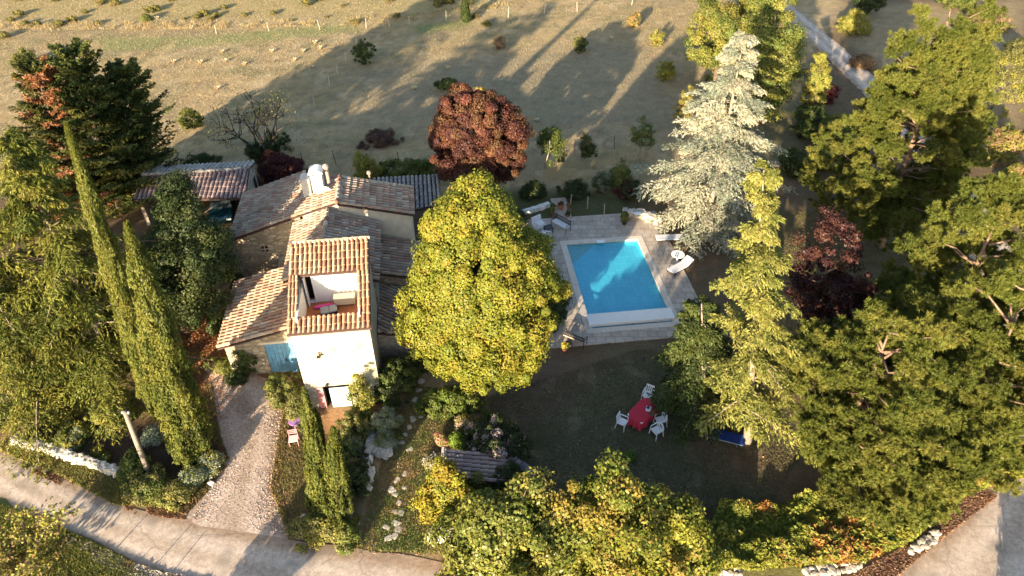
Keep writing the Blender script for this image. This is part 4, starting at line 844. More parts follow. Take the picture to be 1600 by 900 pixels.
bush('smoke_bush', 'small orange-red bush above the corner of the mauve shed roof', (424, 252), 1.2, .6, 79, ((.38, .13, .06), (.30, .09, .05)), M=30, n=50)
bush('bamboo_bush', 'bright yellow-green feathery bush behind the house ridge', (575, 284), 2.6, 1.3, 80, YGR[:2] + ((.30, .29, .04),), M=80, leaf=(.3, .05), rc=.4)
bush('green_hedge', 'clipped green hedge behind the grey tiled canopy', (640, 280), 2.0, 2.6, 81, GRN[:3], M=150, n=80, rc=.4, ry=.45, inner=.5)
bush('brush_pile', 'low heap of brown cut branches lying in the shaded field', (597, 222), 1.0, 1.6, 82, ((.12, .07, .055), (.17, .10, .07), (.08, .05, .045)), cat='brush pile', M=70, n=60, leaf=(.6, .03), rc=.35)
# orchard
def orchard(lab, bp, tp, R, sd_, pal, n=60): broad_tree('fruit_tree', lab, bp, tp, R, sd_, .32, pal, M=70, n=n, rc=.35, leaf=(.16, .11), amp=.25, tmat=BARKG, r0=.07, group='young fruit trees between the field and the pool', limbk=6)
orchard('leafy green young fruit tree, nearest the red maple', (852, 262), (866, 193), 1.25, 83, GRN[:3])
orchard('thin bare stemmed young fruit tree, middle one of the row', (916, 262), (919, 210), .8, 84, DGR[1:] + OLV[:1], 30)
orchard('young fruit tree with bright sunlit top, nearest the silvery cedar', (1000, 250), (1008, 186), 1.0, 85, GRN[:2] + SIL[:1])
for lab, bp, h, R, sd_, pal in (('green bush beyond the pool terrace, right of the grey-green one', (968, 292), 2.0, 1.1, 86, GRN), ('grey-green bush beyond the pool terrace', (942, 298), 1.7, 1.0, 87, SIL[2:] + DGR[1:2]), ('dark bush in the shade behind the low terrace wall', (985, 304), 1.3, 1.2, 88, DGR + RDB[1:2]), ('dark low bush left of the rail fence beyond the pool', (900, 305), 1.0, 1.3, 89, DGR), ('dark low bush in the shade near the white rocks', (832, 305), 1.0, 1.2, 90, DGR), ('dark green bush at the top left corner of the terrace', (806, 352), 1.4, .9, 91, DGR)):
    bush('garden_shrub', lab, bp, h, R, sd_, pal, group='bushes just beyond the pool terrace')
# bare tree
def bare_tree():
    rng = np.random.default_rng(92); b, H, ln = axis(412, 246, 396, 122); mb = MB(); tips = []
    def grow(p, d, L_, r, lvl):
        q = p + d * L_; mid = (p + q) / 2 + rng.normal(0, L_ * .06, 3); mb.tube([p, mid, q], [r, r * .8, r * .62], 5 if lvl else 7)
        if lvl == 4: tips.append(q); return
        for _ in range(3 if lvl < 3 else 2):
            nd = unit(d + rng.normal(0, .55, 3) + np.array([0, 0, .12])); grow(q, nd, L_ * rng.uniform(.6, .82), r * .6, lvl + 1)
    for a in (0.2, 2.2, 3.9, 5.2): grow(np.array([0, 0, -.1]), unit(np.array([math.cos(a) * .6, math.sin(a) * .5, 1.])), 2.0, .14, 0)
    T = np.array(tips); i = np.repeat(np.arange(len(T)), 5); V = rand_leaves(rng, T[i] + rng.normal(0, .22, (len(i), 3)), rdir(rng, len(i)), .13, .09)
    plant('bare_tree', 'half bare tree with forked dark limbs at the field edge behind the house', 'tree', b, mb, (V, palette(rng, OLV, rng.integers(0, 3, len(i)), len(i))), LEAF, m_plain('dark bark', (.06, .05, .045), .95, .3, 6))
bare_tree()

# ------------------------------------------------------------------ garden shrubs near the house
for nm, lab, bp, h, R, sd_, pal, kw in (
    ('laurel_bush', 'big dark green bush at the shaded right corner of the tower', (618, 612), 2.2, 1.45, 101, DGR + GRN[:1], dict(M=120)), ('laurel_bush', 'dark bush behind the corner bush, touching the big round tree', (648, 590), 1.7, 1.0, 102, DGR + GRN[2:3], {}),
    ('climbing_plant', 'yellow-green climber growing up the sunny front of the tower', (570, 652), 3.3, .75, 103, YGR + GRN[:1], dict(M=60)), ('box_ball', 'rounded olive green bush in front of the tower, right of its door', (556, 682), 1.7, 1.05, 104, OLV + GRN[2:3], dict(M=90, inner=.6, amp=.08)),
    ('lavender_bush', 'soft grey-green bush with long leaves beside the stone steps', (604, 672), 1.5, .95, 105, SIL + GRN[:1], dict(leaf=(.28, .05))), ('lavender_bush', 'lower grey-green clump at the head of the stone steps', (602, 692), .7, .7, 106, SIL[:2] + GRN[1:2], dict(leaf=(.25, .05))),
    ('garden_bush', 'loose light green bush left of the tower front', (443, 626), 2.0, 1.0, 107, GRN[1:] + OLV[:1], dict(M=80)), ('garden_bush', 'leafy green bush standing between the tower and the junipers', (470, 662), 2.2, .75, 108, OLV + GRN[1:2], {}),
    ('climbing_plant', 'dark climber on the front wall of the garage', (388, 582), 2.1, .85, 109, DGR + GRN[:1], {}), ('garden_bush', 'small sunlit bush at the left corner of the garage', (353, 582), 1.0, .5, 110, GRN[1:] + YGR[:1], dict(M=30)), ('garden_bush', 'low dark bush below the garage climber', (372, 596), .7, .8, 111, DGR, dict(M=40)),
    ('low_hedge', 'fresh green low hedge under the big round tree beside the path', (706, 634), 1.2, 1.75, 112, GRN[:2] + ((.12, .17, .03),), dict(M=120, ry=.55, inner=.5)), ('oleander_hedge', 'dark pointed hedge between the big round tree and the pool', (866, 490), 2.2, 1.0, 113, DGR, dict(M=120, leaf=(.3, .05), ry=2.6, up=.8)),
    ('oleander_hedge', 'dark hedge end at the near left corner of the pool terrace', (842, 420), 1.7, .8, 114, DGR + GRN[2:3], dict(M=80, ry=1.8)),
    ('flowering_bush', 'big dark bush speckled with pale pink blooms beside the tiled shelter', (775, 712), 2.3, 1.75, 115, DGR + ((.05, .06, .03), (.42, .33, .33)), dict(M=150, n=75, leaf=(.14, .11), mottle=.5)), ('cone_cypress', 'tiny bright green cone shrub at the corner of the tiled shelter', (716, 700), 1.3, .42, 116, ((.16, .24, .03), (.13, .20, .03)), dict(M=40, taper=.8, inner=.6)),
    ('rose_bush', 'small rose bush with salmon pink flowers left of the green cone shrub', (690, 695), .9, .5, 117, ((.52, .23, .18), (.20, .20, .06), (.16, .16, .05)), dict(M=30)), ('rose_bush', 'straggly yellowing rose bush by the path edge above the flowering bush', (728, 672), 1.0, .7, 118, ((.28, .24, .05), (.20, .19, .05), (.42, .32, .24)), dict(M=40)),
    ('white_flowers', 'straggling white flowered plant along the path left of the tiled shelter', (678, 722), .4, .55, 119, ((.5, .46, .40), (.2, .2, .07), (.26, .24, .10)), dict(M=25)),
    ('yellow_shrub', 'bright golden yellow shrub in front of the tiled shelter', (704, 800), 3.3, 1.35, 120, ((.26, .235, .03), (.23, .225, .03), (.18, .195, .03), (.27, .20, .03)), dict(M=130, n=90, rc=.4, leaf=(.15, .11))), ('garden_bush', 'dull green bush between the golden shrub and the glossy tree', (742, 822), 2.4, 1.2, 121, GRN[:3] + BRN[:1], dict(M=100)), ('spire_plant', 'thin pale green spire growing over the shelter roof', (748, 775), 2.1, .32, 122, ((.22, .22, .07), (.17, .18, .06)), dict(M=26, taper=.8)), ('spire_plant', 'second thinner spire right of the first on the shelter roof', (764, 770), 1.5, .25, 123, ((.20, .20, .07), (.16, .17, .06)), dict(M=18, taper=.8)), ('juniper_bush', 'dark feathery bush on the right end of the shelter', (800, 772), 1.9, 1.0, 124, DGR, dict(leaf=(.25, .05))),
    ('mixed_shrub', 'yellow-green shrub at the foot of the junipers by the road', (505, 832), 1.4, 1.3, 125, OLV + YGR[:2], dict(M=120, ry=.8)), ('mixed_shrub', 'green shrub right of the juniper foot next to the white standing stone', (538, 838), 1.0, .85, 126, GRN + YGR[:1], {}), ('mixed_shrub', 'shaded shrub filling the bed between junipers and white stones', (552, 762), 1.3, 1.0, 127, DGR + OLV[2:], {}), ('mixed_shrub', 'light green shrub left of the stone steps below the olive ball bush', (545, 715), 1.2, .85, 128, SIL[2:] + GRN[:2], {}), ('mixed_shrub', 'ochre shrub right of the juniper stems', (534, 788), 1.4, .6, 129, GLD[1:2] + OLV, {}), ('mixed_shrub', 'dark trailing shrub behind the white stones', (560, 735), .9, .7, 130, DGR + BRN[2:], {}),
    ('sunny_bush', 'bright green bush behind the telegraph pole', (188, 662), 1.7, 1.35, 131, GRN[1:] + YGR[:2], dict(M=110)), ('leafy_perennial', 'yellow-green spiky perennial in the dark bed', (115, 686), .8, .95, 132, YGR + SIL[:1] + GRN[:1], dict(leaf=(.3, .07))), ('spurge_plant', 'pale grey-green spurge against the lumpy cypress', (243, 690), 1.0, .6, 133, SIL, {}), ('spurge_plant', 'pale grey-green spurge at the right end of the bed, nearest the driveway', (334, 730), .9, .65, 134, SIL + YGR[:1], {}), ('spurge_plant', 'pale grey-green spurge left of its twin at the foot of the lumpy cypress', (308, 752), .9, .7, 135, SIL + GRN[1:2], {}),
    ('verge_bush', 'olive verge bush around the foot of the telegraph pole', (232, 758), 1.0, 1.1, 136, OLV + GRN[:2], dict(M=90)), ('verge_bush', 'dark leafy bush just above the foot of the telegraph pole', (214, 738), 1.2, .9, 137, GRN[:3], {}), ('verge_bush', 'yellowish verge bush at the corner of road and driveway', (282, 776), .9, .85, 138, OLV[:2] + YGR[:1], {}), ('verge_bush', 'low green verge bush between pole foot and the road corner', (258, 775), .7, .8, 139, GRN[1:] + OLV[:1], {}),
    ('yellow_sprig', 'tiny yellow sprig alone in the dark bed, the left one', (153, 708), .35, .3, 140, GLD[:2] + GRN[:1], dict(M=14, n=40)), ('yellow_sprig', 'tiny green sprig alone in the dark bed, the right one', (167, 716), .3, .22, 141, GRN + GLD[:1], dict(M=12, n=40)),
    ('hedge_bush', 'low green bush under the cedars at the far left edge', (14, 655), 1.0, 1.0, 142, GRN + OLV[:1], {}), ('hedge_bush', 'low sunlit bush in front of the left cedars', (70, 640), .8, 1.1, 143, OLV + GRN[1:2], {}), ('sprout', 'single small green sprout on the shaded lawn', (985, 716), .5, .3, 144, ((.10, .17, .03),), dict(M=14, n=40))):
    bush(nm, lab, bp, h, R, sd_, pal, **{**dict(M=60, n=70, rc=.28, leaf=(.13, .09)), **kw})
def flower_ring():
    rng = np.random.default_rng(150); b = P(108, 634); n = 7000; a = rng.uniform(0, 6.283, n); r = .95 + rng.normal(0, .13, n)
    Pt = np.column_stack([r * np.cos(a), r * np.sin(a), rng.uniform(.02, .3, n)]); V = rand_leaves(rng, Pt, unit(rdir(rng, n) + np.array([0, 0, .6])), .12, .08)
    plant('flower_ring', 'round ring of low yellow-green plants around a bare patch', 'flower bed', b, None, (V, palette(rng, GLD[1:2] + YGR, rng.integers(0, 4, n), n)), LEAF, BARK, None, 'foliage')
flower_ring()
def small_tree():
    rng = np.random.default_rng(151); b, H, ln = axis(52, 890, 62, 770); H += .6; mb = MB(); pts = []
    for a, L_, rs in ((.5, 2.3, 1.15), (.9, 1.6, 1.2), (1.7, 1.3, 1.2), (2.8, 1.5, .9), (3.6, 1.3, .9), (4.6, 1.2, 1.1), (5.6, 1.4, 1.0)):
        q = [np.array([math.cos(a) * L_ * t, math.sin(a) * L_ * t, .9 + rs * L_ * t * .75]) + rng.normal(0, .05, 3) for t in np.linspace(0, 1, 6)]
        mb.tube(q, [.05, .042, .034, .026, .018, .008], 6)
        for p, p2 in zip(q[1:-1], q[2:]):
            for _ in range(5):
                tw = p + (p2 - p) * rng.uniform() + rng.normal(0, .30, 3); mb.tube([p, tw], [.012, .005], 4); pts.append(tw)
        pts.append(q[-1])
    mb.tube([(0, 0, -.1), (0, 0, 1.0)], [.09, .06], 8); T = np.array(pts); i = np.repeat(np.arange(len(T)), 24)
    V = rand_leaves(rng, T[i] + rng.normal(0, .17, (len(i), 3)), unit(rdir(rng, len(i)) + np.array([0, 0, .4])), .15, .10)
    plant('small_fig_tree', 'small sparse sunlit tree with one long reaching branch at the bottom left', 'tree', b, mb, (V, palette(rng, GLD[1:2] + YGR + OLV[:1] + BRN[:1], rng.integers(0, 6, len(i)), len(i))), LEAF, BARKG)
small_tree()
# things out of the frame whose shadows reach into it
def offside(name, label, loc, H, R, seed):
    rng = np.random.default_rng(seed); V, c = crown_broad(rng, .15 * H, H, R, M=120, n=70, rc=.5, leaf=(.22, .16), pal=GRN); mb = MB(); trunk_mesh(mb, H, .14, np.zeros(2), rng, .8)
    plant(name, label, 'tree', (*loc, 0), mb, (V, c))
offside('roadside_tree', 'round roadside tree below the lower road, in front of the junipers', (-13.0, 9.4), 4.4, 1.35, 160)

offside('roadside_tree', 'low roadside tree outside the frame at the right hand road', (20.4, 10.2), 2.6, 1.4, 163)
# ------------------------------------------------------------------ ground cover, tufts, litter (nobody could count these)
def cover(name, label, poly, n, hmax, leaf, pal, seed, mat=LEAF, upright=0.0, hump=1.0, thin=0.0):
    rng = np.random.default_rng(seed); poly = np.array(poly); lo, hi = poly.min(0), poly.max(0); out = []; tot = 0
    while tot < n:
        q = rng.uniform(lo, hi, (n * 2, 2)); k = inpoly_sd(q[:, 0], q[:, 1], poly) > 0
        if thin: k &= fbm(q[:, 0] * .9, q[:, 1] * .9, seed) + .25 * fbm(q[:, 0] * 4, q[:, 1] * 4, seed + 3) > thin
        q = q[k]; out.append(q); tot += len(q)
    q = np.concatenate(out)[:n]; hm = hmax * (.25 + hump * np.clip(fbm(q[:, 0] * .8, q[:, 1] * .8, seed + 1) * 1.9 - .5, 0, 1)); z = hm * rng.uniform(0, 1, n) ** .6
    Pt = np.column_stack([q, hg(q[:, 0], q[:, 1]) + z + .01])
    if upright:
        T = unit(np.array([0, 0, 1.]) * upright + rng.normal(size=(n, 3)) * .5); B = unit(np.cross(T, rdir(rng, n))); L_ = leaf[0] * rng.uniform(.5, 1.3, n); Pt[:, 2] = hg(q[:, 0], q[:, 1]) + L_ * .42; V = leafquads(Pt, T, B, L_, leaf[1])
    else: V = rand_leaves(rng, Pt, unit(rdir(rng, n) * .9 + np.array([0, 0, .6])), *leaf)
    c = palette(rng, pal, np.clip((fbm(q[:, 0] * 1.2, q[:, 1] * 1.2, seed + 2) * 1.6 - .3) * len(pal) + rng.uniform(-.8, .8, n), 0, len(pal) - 1).astype(int), n, .15)
    tag(quads(name, V, c, mat), label, None, None, 'stuff')
DRY = ((.36, .27, .15), (.40, .30, .165), (.29, .235, .125), (.33, .25, .14))
cover('field_grass', 'short dry grass over the wide field', [(-62, 47), (-6, 47), (13, 47), (26, 62), (38, 95), (-75, 95)], 150000, .1, (.15, .03), DRY, 201, LEAF, 1.2)
cover('dry_grass', 'taller straw coloured grass along the field fence', polyP((0, 48), (330, 46), (560, 40), (640, 36), (800, 14), (800, 4), (560, 28), (330, 34), (0, 36)), 8000, .1, (.34, .03), ((.42, .32, .16), (.36, .27, .14)), 202, LEAF, 1.5, thin=.62)
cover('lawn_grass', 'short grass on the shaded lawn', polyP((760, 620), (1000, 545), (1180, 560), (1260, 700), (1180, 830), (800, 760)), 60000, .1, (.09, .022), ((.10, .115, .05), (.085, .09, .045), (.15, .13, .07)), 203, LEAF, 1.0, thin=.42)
cover('path_grass', 'patchy green and dry grass along the garden path', polyP((640, 600), (760, 620), (680, 720), (692, 866), (560, 860), (575, 790), (610, 680)), 26000, .1, (.11, .025), ((.30, .22, .10), (.15, .18, .045), (.12, .16, .04), (.25, .2, .09)), 204, LEAF, 1.0)
cover('verge_grass', 'dry verge grass between the white wall and the road', polyP((0, 692), (190, 742), (290, 795), (180, 790), (95, 745), (0, 705)), 16000, .12, (.14, .03), ((.28, .24, .08), (.2, .2, .06), (.34, .26, .11)), 205, LEAF, 1.0)
cover('verge_grass', 'dry verge grass between the driveway and the junipers', polyP((432, 690), (480, 690), (500, 850), (462, 838), (440, 760)), 9000, .12, (.13, .03), ((.30, .24, .10), (.22, .2, .07), (.34, .24, .12)), 206, LEAF, 1.0)
cover('meadow_grass', 'green and yellow grass in the lower left corner', polyP((-30, 780), (60, 806), (125, 838), (210, 880), (260, 930), (-60, 930)), 34000, .12, (.16, .03), ((.18, .20, .05), (.22, .21, .06), (.13, .16, .04), (.30, .24, .10)), 207, LEAF, 1.0)
cover('bank_ivy', 'yellow-green ivy and creeper with orange patches on the roadside bank', polyP((1120, 800), (1250, 790), (1420, 795), (1510, 745), (1530, 760), (1420, 850), (1340, 885), (1240, 888), (1180, 892), (1090, 896), (1100, 850)), 76000, 1.1, (.17, .13), ((.115, .145, .026), (.16, .175, .032), (.21, .20, .036), (.15, .165, .032), (.32, .16, .045)), 208)
cover('bank_ivy', 'green creeper at the road bend below the right hand pines', polyP((1490, 740), (1600, 700), (1600, 748), (1530, 768)), 12000, .8, (.17, .13), ((.17, .19, .03), (.24, .23, .04), (.32, .20, .05)), 209)
cover('fallen_leaves', 'red brown fallen leaves along the road verge', polyP((0, 702), (110, 747), (200, 788), (290, 802), (290, 812), (190, 802), (90, 757), (0, 714)), 4000, .03, (.10, .07), ((.27, .15, .08), (.32, .19, .10), (.20, .10, .06)), 210, thin=.56)
cover('drive_stones', 'loose stones scattered over the gravel drive', polyP((330, 590), (425, 600), (446, 650), (436, 700), (426, 760), (448, 838), (300, 812), (352, 722), (340, 680)), 9000, .02, (.075, .06), ((.52, .41, .345), (.44, .345, .285), (.57, .46, .395)), 215, ROCKL)
cover('edge_stones', 'loose pale rubble along the lower road edge at bottom left', polyP((108, 838), (150, 852), (195, 876), (250, 894), (330, 908), (330, 925), (240, 912), (180, 895), (140, 872), (105, 850)), 3500, .05, (.17, .14), ((.40, .34, .28), (.54, .47, .40), (.28, .235, .19), (.20, .17, .10)), 218, ROCKL, thin=.45)
cover('edge_plants', 'low weeds and dry grass along the left edge of the drive', polyP((318, 600), (330, 600), (345, 680), (360, 722), (322, 772), (290, 806), (272, 800), (318, 752), (344, 722), (330, 680)), 7000, .15, (.13, .04), ((.22, .19, .07), (.28, .17, .09), (.16, .15, .05)), 216, LEAF, .9, thin=.4)
cover('edge_plants', 'low weeds and dry grass along the right edge of the drive', polyP((425, 598), (455, 640), (446, 700), (438, 762), (462, 842), (452, 845), (422, 764), (432, 700), (440, 650)), 5000, .15, (.13, .04), ((.26, .20, .08), (.30, .20, .10), (.18, .17, .05)), 217, LEAF, .9, thin=.4)
cover('fallen_leaves', 'few dry leaves blown over the shaded lawn', polyP((780, 620), (1000, 548), (1180, 560), (1250, 700), (1180, 820), (820, 750)), 1400, .02, (.10, .07), ((.36, .26, .12), (.28, .16, .08), (.40, .33, .14)), 219)
cover('fallen_leaves', 'orange fallen leaves on the earth left of the garage', polyP((280, 480), (380, 450), (350, 610), (420, 640), (330, 660), (290, 640)), 7000, .03, (.10, .07), ((.34, .14, .06), (.40, .19, .08), (.24, .10, .05)), 211)
cover('fallen_leaves', 'red brown fallen leaves along the edge of the right hand road', polyP((1300, 915), (1400, 862), (1530, 762), (1560, 775), (1450, 860), (1380, 920)), 9000, .05, (.12, .08), ((.28, .16, .10), (.33, .20, .12), (.22, .12, .08)), 212)
cover('fallen_leaves', 'scattered brown leaves over the garden path', polyP((640, 600), (760, 615), (680, 720), (692, 868), (540, 866), (610, 680)), 2500, .02, (.10, .07), ((.40, .24, .12), (.30, .14, .07), (.46, .34, .18)), 213)
cover('shade_plants', 'thin undergrowth and dead twigs under the right hand pines', polyP((1130, 330), (1420, 330), (1420, 620), (1220, 620)), 26000, .12, (.13, .03), ((.17, .15, .06), (.12, .13, .05), (.22, .15, .09)), 214, LEAF, .8)

# ------------------------------------------------------------------ walls, stones, posts
def stone_wall(name, label, pts, h, w, seed, cs=((.62, .57, .49), (.54, .49, .41), (.66, .62, .55)), size=.34, cat='wall', core=True, n_row=2):
    rng = np.random.default_rng(seed); A = smooth(resample([P(*q)[:2] if max(np.abs(q)) > 60 or True else q for q in pts], 24), 1); o = np.array([*A.mean(0), 0]); t = thing(name, label, cat, o)
    L_ = np.linalg.norm(np.diff(A, axis=0), axis=1).sum(); mb = MB(); k = int(L_ / size * 1.25)
    rows = max(1, int(round(h / .24)))
    for r in range(rows):
        for i in range(k):
            s = (i + rng.uniform(.1, .9)) / k * 23; j = min(22, int(s)); q = A[j] + (A[j + 1] - A[j]) * (s - j); d = A[j + 1] - A[j]; d /= np.linalg.norm(d); nn = np.array([-d[1], d[0]])
            for sd_ in range(n_row):
                off = (sd_ - (n_row - 1) / 2) * w / n_row + rng.normal(0, .03); z = (r + .45) * h / rows
                c = np.array(cs[rng.integers(len(cs))]) * rng.uniform(.8, 1.15)
                mb.rock((q[0] + nn[0] * off - o[0], q[1] + nn[1] * off - o[1], float(hg(*q)) + z), (size * rng.uniform(.6, 1.6), size * rng.uniform(.5, 1.3), h / rows * rng.uniform(.7, 1.6)), rng, tuple(np.clip(c, 0, .9)))
    if core and h > .3:                 # mortared heart of the wall
        T_ = np.gradient(A, axis=0); T_ /= np.linalg.norm(T_, axis=1)[:, None]; Nn = np.column_stack([-T_[:, 1], T_[:, 0]]) * w * .42
        for j in range(23): mb.prism([tuple((A[j] - Nn[j] - o[:2])), tuple(A[j + 1] - Nn[j + 1] - o[:2]), tuple(A[j + 1] + Nn[j + 1] - o[:2]), tuple(A[j] + Nn[j] - o[:2])], -.1, float(hg(*A[j])) + h * .93, tuple(np.array(cs[0]) * rng.uniform(.8, 1)))
    mb.build('stones', ROCK, t)
    return t
stone_wall('stone_wall', 'long low whitish dry stone wall between the dark bed and the road', ((24, 690), (70, 702), (130, 722), (188, 742)), .42, .36, 301, ((.56, .51, .44), (.49, .44, .37), (.60, .55, .48)), .24, n_row=2, core=True)
stone_wall('stone_wall', 'low white rock edging at the far left corner of the pool terrace', ((812, 336), (835, 330), (858, 322)), .35, .4, 303, ((.72, .70, .66), (.62, .60, .56)), .32, n_row=1)
stone_wall('stone_wall', 'low stone wall at the far edge of the pool terrace, running into the silver cedar', ((972, 338), (1000, 338), (1028, 350)), .55, .5, 304, ((.56, .50, .42), (.48, .42, .35)), .3)
stone_wall('stone_wall', 'grey stone steps wall running beside the grey-green bush', ((582, 676), (582, 706), (596, 712), (614, 708)), .32, .45, 305, ((.40, .37, .34), (.48, .44, .40)), .36)
stone_wall('stone_wall', 'row of large whitish stones edging the shaded bed by the path', ((572, 718), (576, 745), (573, 770)), .38, .35, 306, ((.68, .64, .58), (.58, .54, .48)), .42, n_row=1)
stone_wall('stone_wall', 'broken whitish stone edging at the bottom of the ivy bank, left stretch', ((1085, 897), (1120, 891), (1160, 897)), .20, .5, 307, ((.44, .38, .31), (.34, .29, .24), (.50, .44, .37)), .24)
stone_wall('stone_wall', 'broken whitish stone edging at the bottom of the ivy bank, middle stretch', ((1255, 897), (1300, 891), (1345, 883)), .20, .5, 308, ((.44, .38, .31), (.34, .29, .24), (.50, .44, .37)), .24)
stone_wall('stone_wall', 'short white stone heap at the upper end of the roadside bank', ((1420, 864), (1445, 850), (1464, 834)), .20, .35, 309, ((.44, .38, .31), (.34, .29, .24), (.50, .44, .37)), .24)
rng0 = np.random.default_rng(310)
STEPS = ((620, 751), (632, 763), (617, 773), (624, 786), (617, 800), (619, 818), (604, 824), (623, 828), (606, 842), (617, 838), (633, 741), (613, 767), (627, 802), (682, 648), (673, 650), (633, 680), (627, 692), (640, 703), (657, 652), (645, 655), (652, 640), (648, 625), (655, 610), (658, 596), (640, 668))
for i, q in enumerate(STEPS):
    mb = MB(); sz = rng0.uniform(.18, .31); c = np.array([(.50, .44, .37), (.44, .38, .32), (.56, .50, .43)][i % 3]) * rng0.uniform(.85, 1.1)
    mb.rock((0, 0, .02), (sz * 1.25, sz, .10), rng0, tuple(np.clip(c, 0, .9))); o = mb.build('stepping_stone', ROCK); o.location = tuple(P(*q))
    tag(o, 'flat pale stepping stone set in the garden path', 'stepping stone', 'stepping stones of the garden path')
def one_rock(name, label, cat, q, size, c, seed, dz=0):
    mb = MB(); mb.rock((0, 0, size[2] * .45), size, np.random.default_rng(seed), c); o = mb.build(name, ROCK); o.location = tuple(P(*q, dz)); tag(o, label, cat); return o
one_rock('standing_stone', 'white oval upright stone beside the shrubs at the juniper foot', 'stone', (546, 808), (.42, .28, .95), (.74, .70, .66), 311)
one_rock('boulder', 'small white boulder on the driveway edge left of the juniper shrubs', 'stone', (475, 815), (.30, .3, .42), (.72, .68, .62), 312)
one_rock('boulder', 'small pale boulder right of the white standing stone', 'stone', (557, 820), (.24, .2, .2), (.70, .66, .62), 313)
one_rock('boulder', 'small white boulder beside the spurge at the driveway edge', 'stone', (331, 757), (.26, .2, .2), (.74, .70, .64), 314)
one_rock('boulder', 'grey boulder in the shade at the right end of the tiled shelter', 'stone', (818, 742), (.9, .7, .7), (.22, .20, .22), 315)
t = thing('gate_pillar', 'low white plastered pillar and wall end between golden shrub and road', 'pillar', P(693, 846))
MB().box((.25, 0, .4), (1.0, .45, .9), -.25).build('wall', WHITEP, t, bevel=.03); MB().box((-.50, .1, .28), (.32, .4, .6), -.25).build('block', CONC, t, bevel=.02)
# telegraph pole
b, H, ln = axis(235, 746, 195, 643)
t = thing('telegraph_pole', 'leaning grey wooden pole standing at the corner of the road', 'pole', b)
MB().tube([(0, 0, -.3), (ln[0] * .5, ln[1] * .5, H * .5), (ln[0], ln[1], H)], [.13, .12, .10], 12).build('post', POLEW, t, True)
MB().tube([(ln[0] - .14, ln[1], H - .12), (ln[0] + .14, ln[1], H - .12)], .03, 6).lathe((ln[0] + .14, ln[1], H - .12), [(.03, 0), (.05, .04), (.03, .1)], 8).lathe((ln[0] - .14, ln[1], H - .12), [(.03, 0), (.05, .04), (.03, .1)], 8).build('insulator', WHITE, t)
t = thing('telegraph_pole', 'tall grey pole in the lower left meadow beyond the frame', 'pole', (-26.0, 6.3, 0)); MB().tube([(0, 0, -.3), (0, 0, 3.2)], [.14, .11], 10).build('post', POLEW, t, True)
# field fences
def fence(label, posts, h, m, wire=True, seed=0, loc=None, r=.035):
    rng = np.random.default_rng(seed); B_ = [P(*q) for q in posts]; t = thing('wire_fence', label, 'fence', B_[0]); tops = []
    for q in B_:
        d = q - B_[0]; le = rng.normal(0, .07, 2); hh = h * rng.uniform(.85, 1.15); MB().tube([(d[0], d[1], -.1), (d[0] + le[0], d[1] + le[1], hh)], [r, r * .8], 6).build('post', m, t); tops.append(np.array([d[0] + le[0], d[1] + le[1], hh]))
    if wire:
        w = MB()
        for a, c in zip(tops[:-1], tops[1:]):
            for k in (.92, .5): w.tube([a * (1, 1, k), (a + c) / 2 * (1, 1, k) - np.array([0, 0, .04]), c * (1, 1, k)], .004, 4)
        w.build('wire', POLEW, t)
WPOST = m_plain('pale post', (.50, .44, .35), .8, .1, 6)
fence('white posted electric fence running diagonally up the field from the bare tree', ((453, 230), (460, 213), (470, 193), (492, 168), (515, 135), (528, 118), (541, 96), (557, 68), (572, 44), (609, 41), (640, 38)), 1.05, WPOST, True, 320)
fence('dark posted wire fence along the near edge of the shaded field', ((474, 256), (525, 256), (575, 256), (624, 256), (690, 252), (846, 243), (898, 236), (960, 233), (1000, 231)), 1.1, m_plain('dark post', (.12, .10, .09), .9, .2, 6), True, 321)
fence('white posted wire fence crossing the top of the field', ((338, 53), (420, 48), (500, 46)), 1.05, WPOST, True, 322); fence('white posted wire fence at the top edge of the field, right part', ((697, 33), (794, 28), (850, 22), (902, 18), (987, 8)), 1.05, WPOST, True, 323)
fence('leaning wooden posts of the fence below the upper green trees', ((1092, 12), (1097, 33), (1104, 45), (1112, 61), (1117, 77), (1124, 92), (1131, 108)), 1.5, WOOD, False, 324, r=.05)
fence('pale posts left of the sunlit shrub behind the mauve roof', ((350, 201), (372, 212)), 1.1, WPOST, False, 325)
fence('thin stakes along the lower road edge at bottom left', ((128, 846), (178, 862), (232, 896), (262, 905)), .6, DARKM, False, 326, r=.025)
fence('rustic rail fence of thin poles beyond the pool terrace', ((891, 322), (918, 326), (944, 336)), .95, WOOD, True, 328, r=.05)
rng1 = np.random.default_rng(330); tuft = None
for i, q in enumerate(((272, 98), (314, 99), (352, 97), (382, 102), (347, 83), (474, 82), (493, 68), (500, 77), (506, 88), (518, 79), (425, 82), (487, 107), (460, 96), (700, 108), (955, 62), (340, 140), (246, 30), (300, 45), (838, 190), (648, 140))):
    if tuft is None:
        n = 60; a = rng1.uniform(0, 6.3, n); T = unit(np.column_stack([np.cos(a) * .8, np.sin(a) * .8, np.ones(n)])); V = leafquads(T * .16, T, unit(np.cross(T, rdir(rng1, n))), (.55 * rng1.uniform(.6, 1.2, n)), .07)
        tuft = quads('straw_tuft', V, palette(rng1, ((.62, .52, .34), (.70, .58, .38)), rng1.integers(0, 2, n), n), LEAF); o = tuft
    else: o = tuft.copy(); col.objects.link(o)
    o.location = tuple(P(*q)); o.rotation_euler = (0, 0, i * 1.3); tag(o, 'pale straw tuft standing out on the open field', 'grass tuft', 'straw tufts on the field')

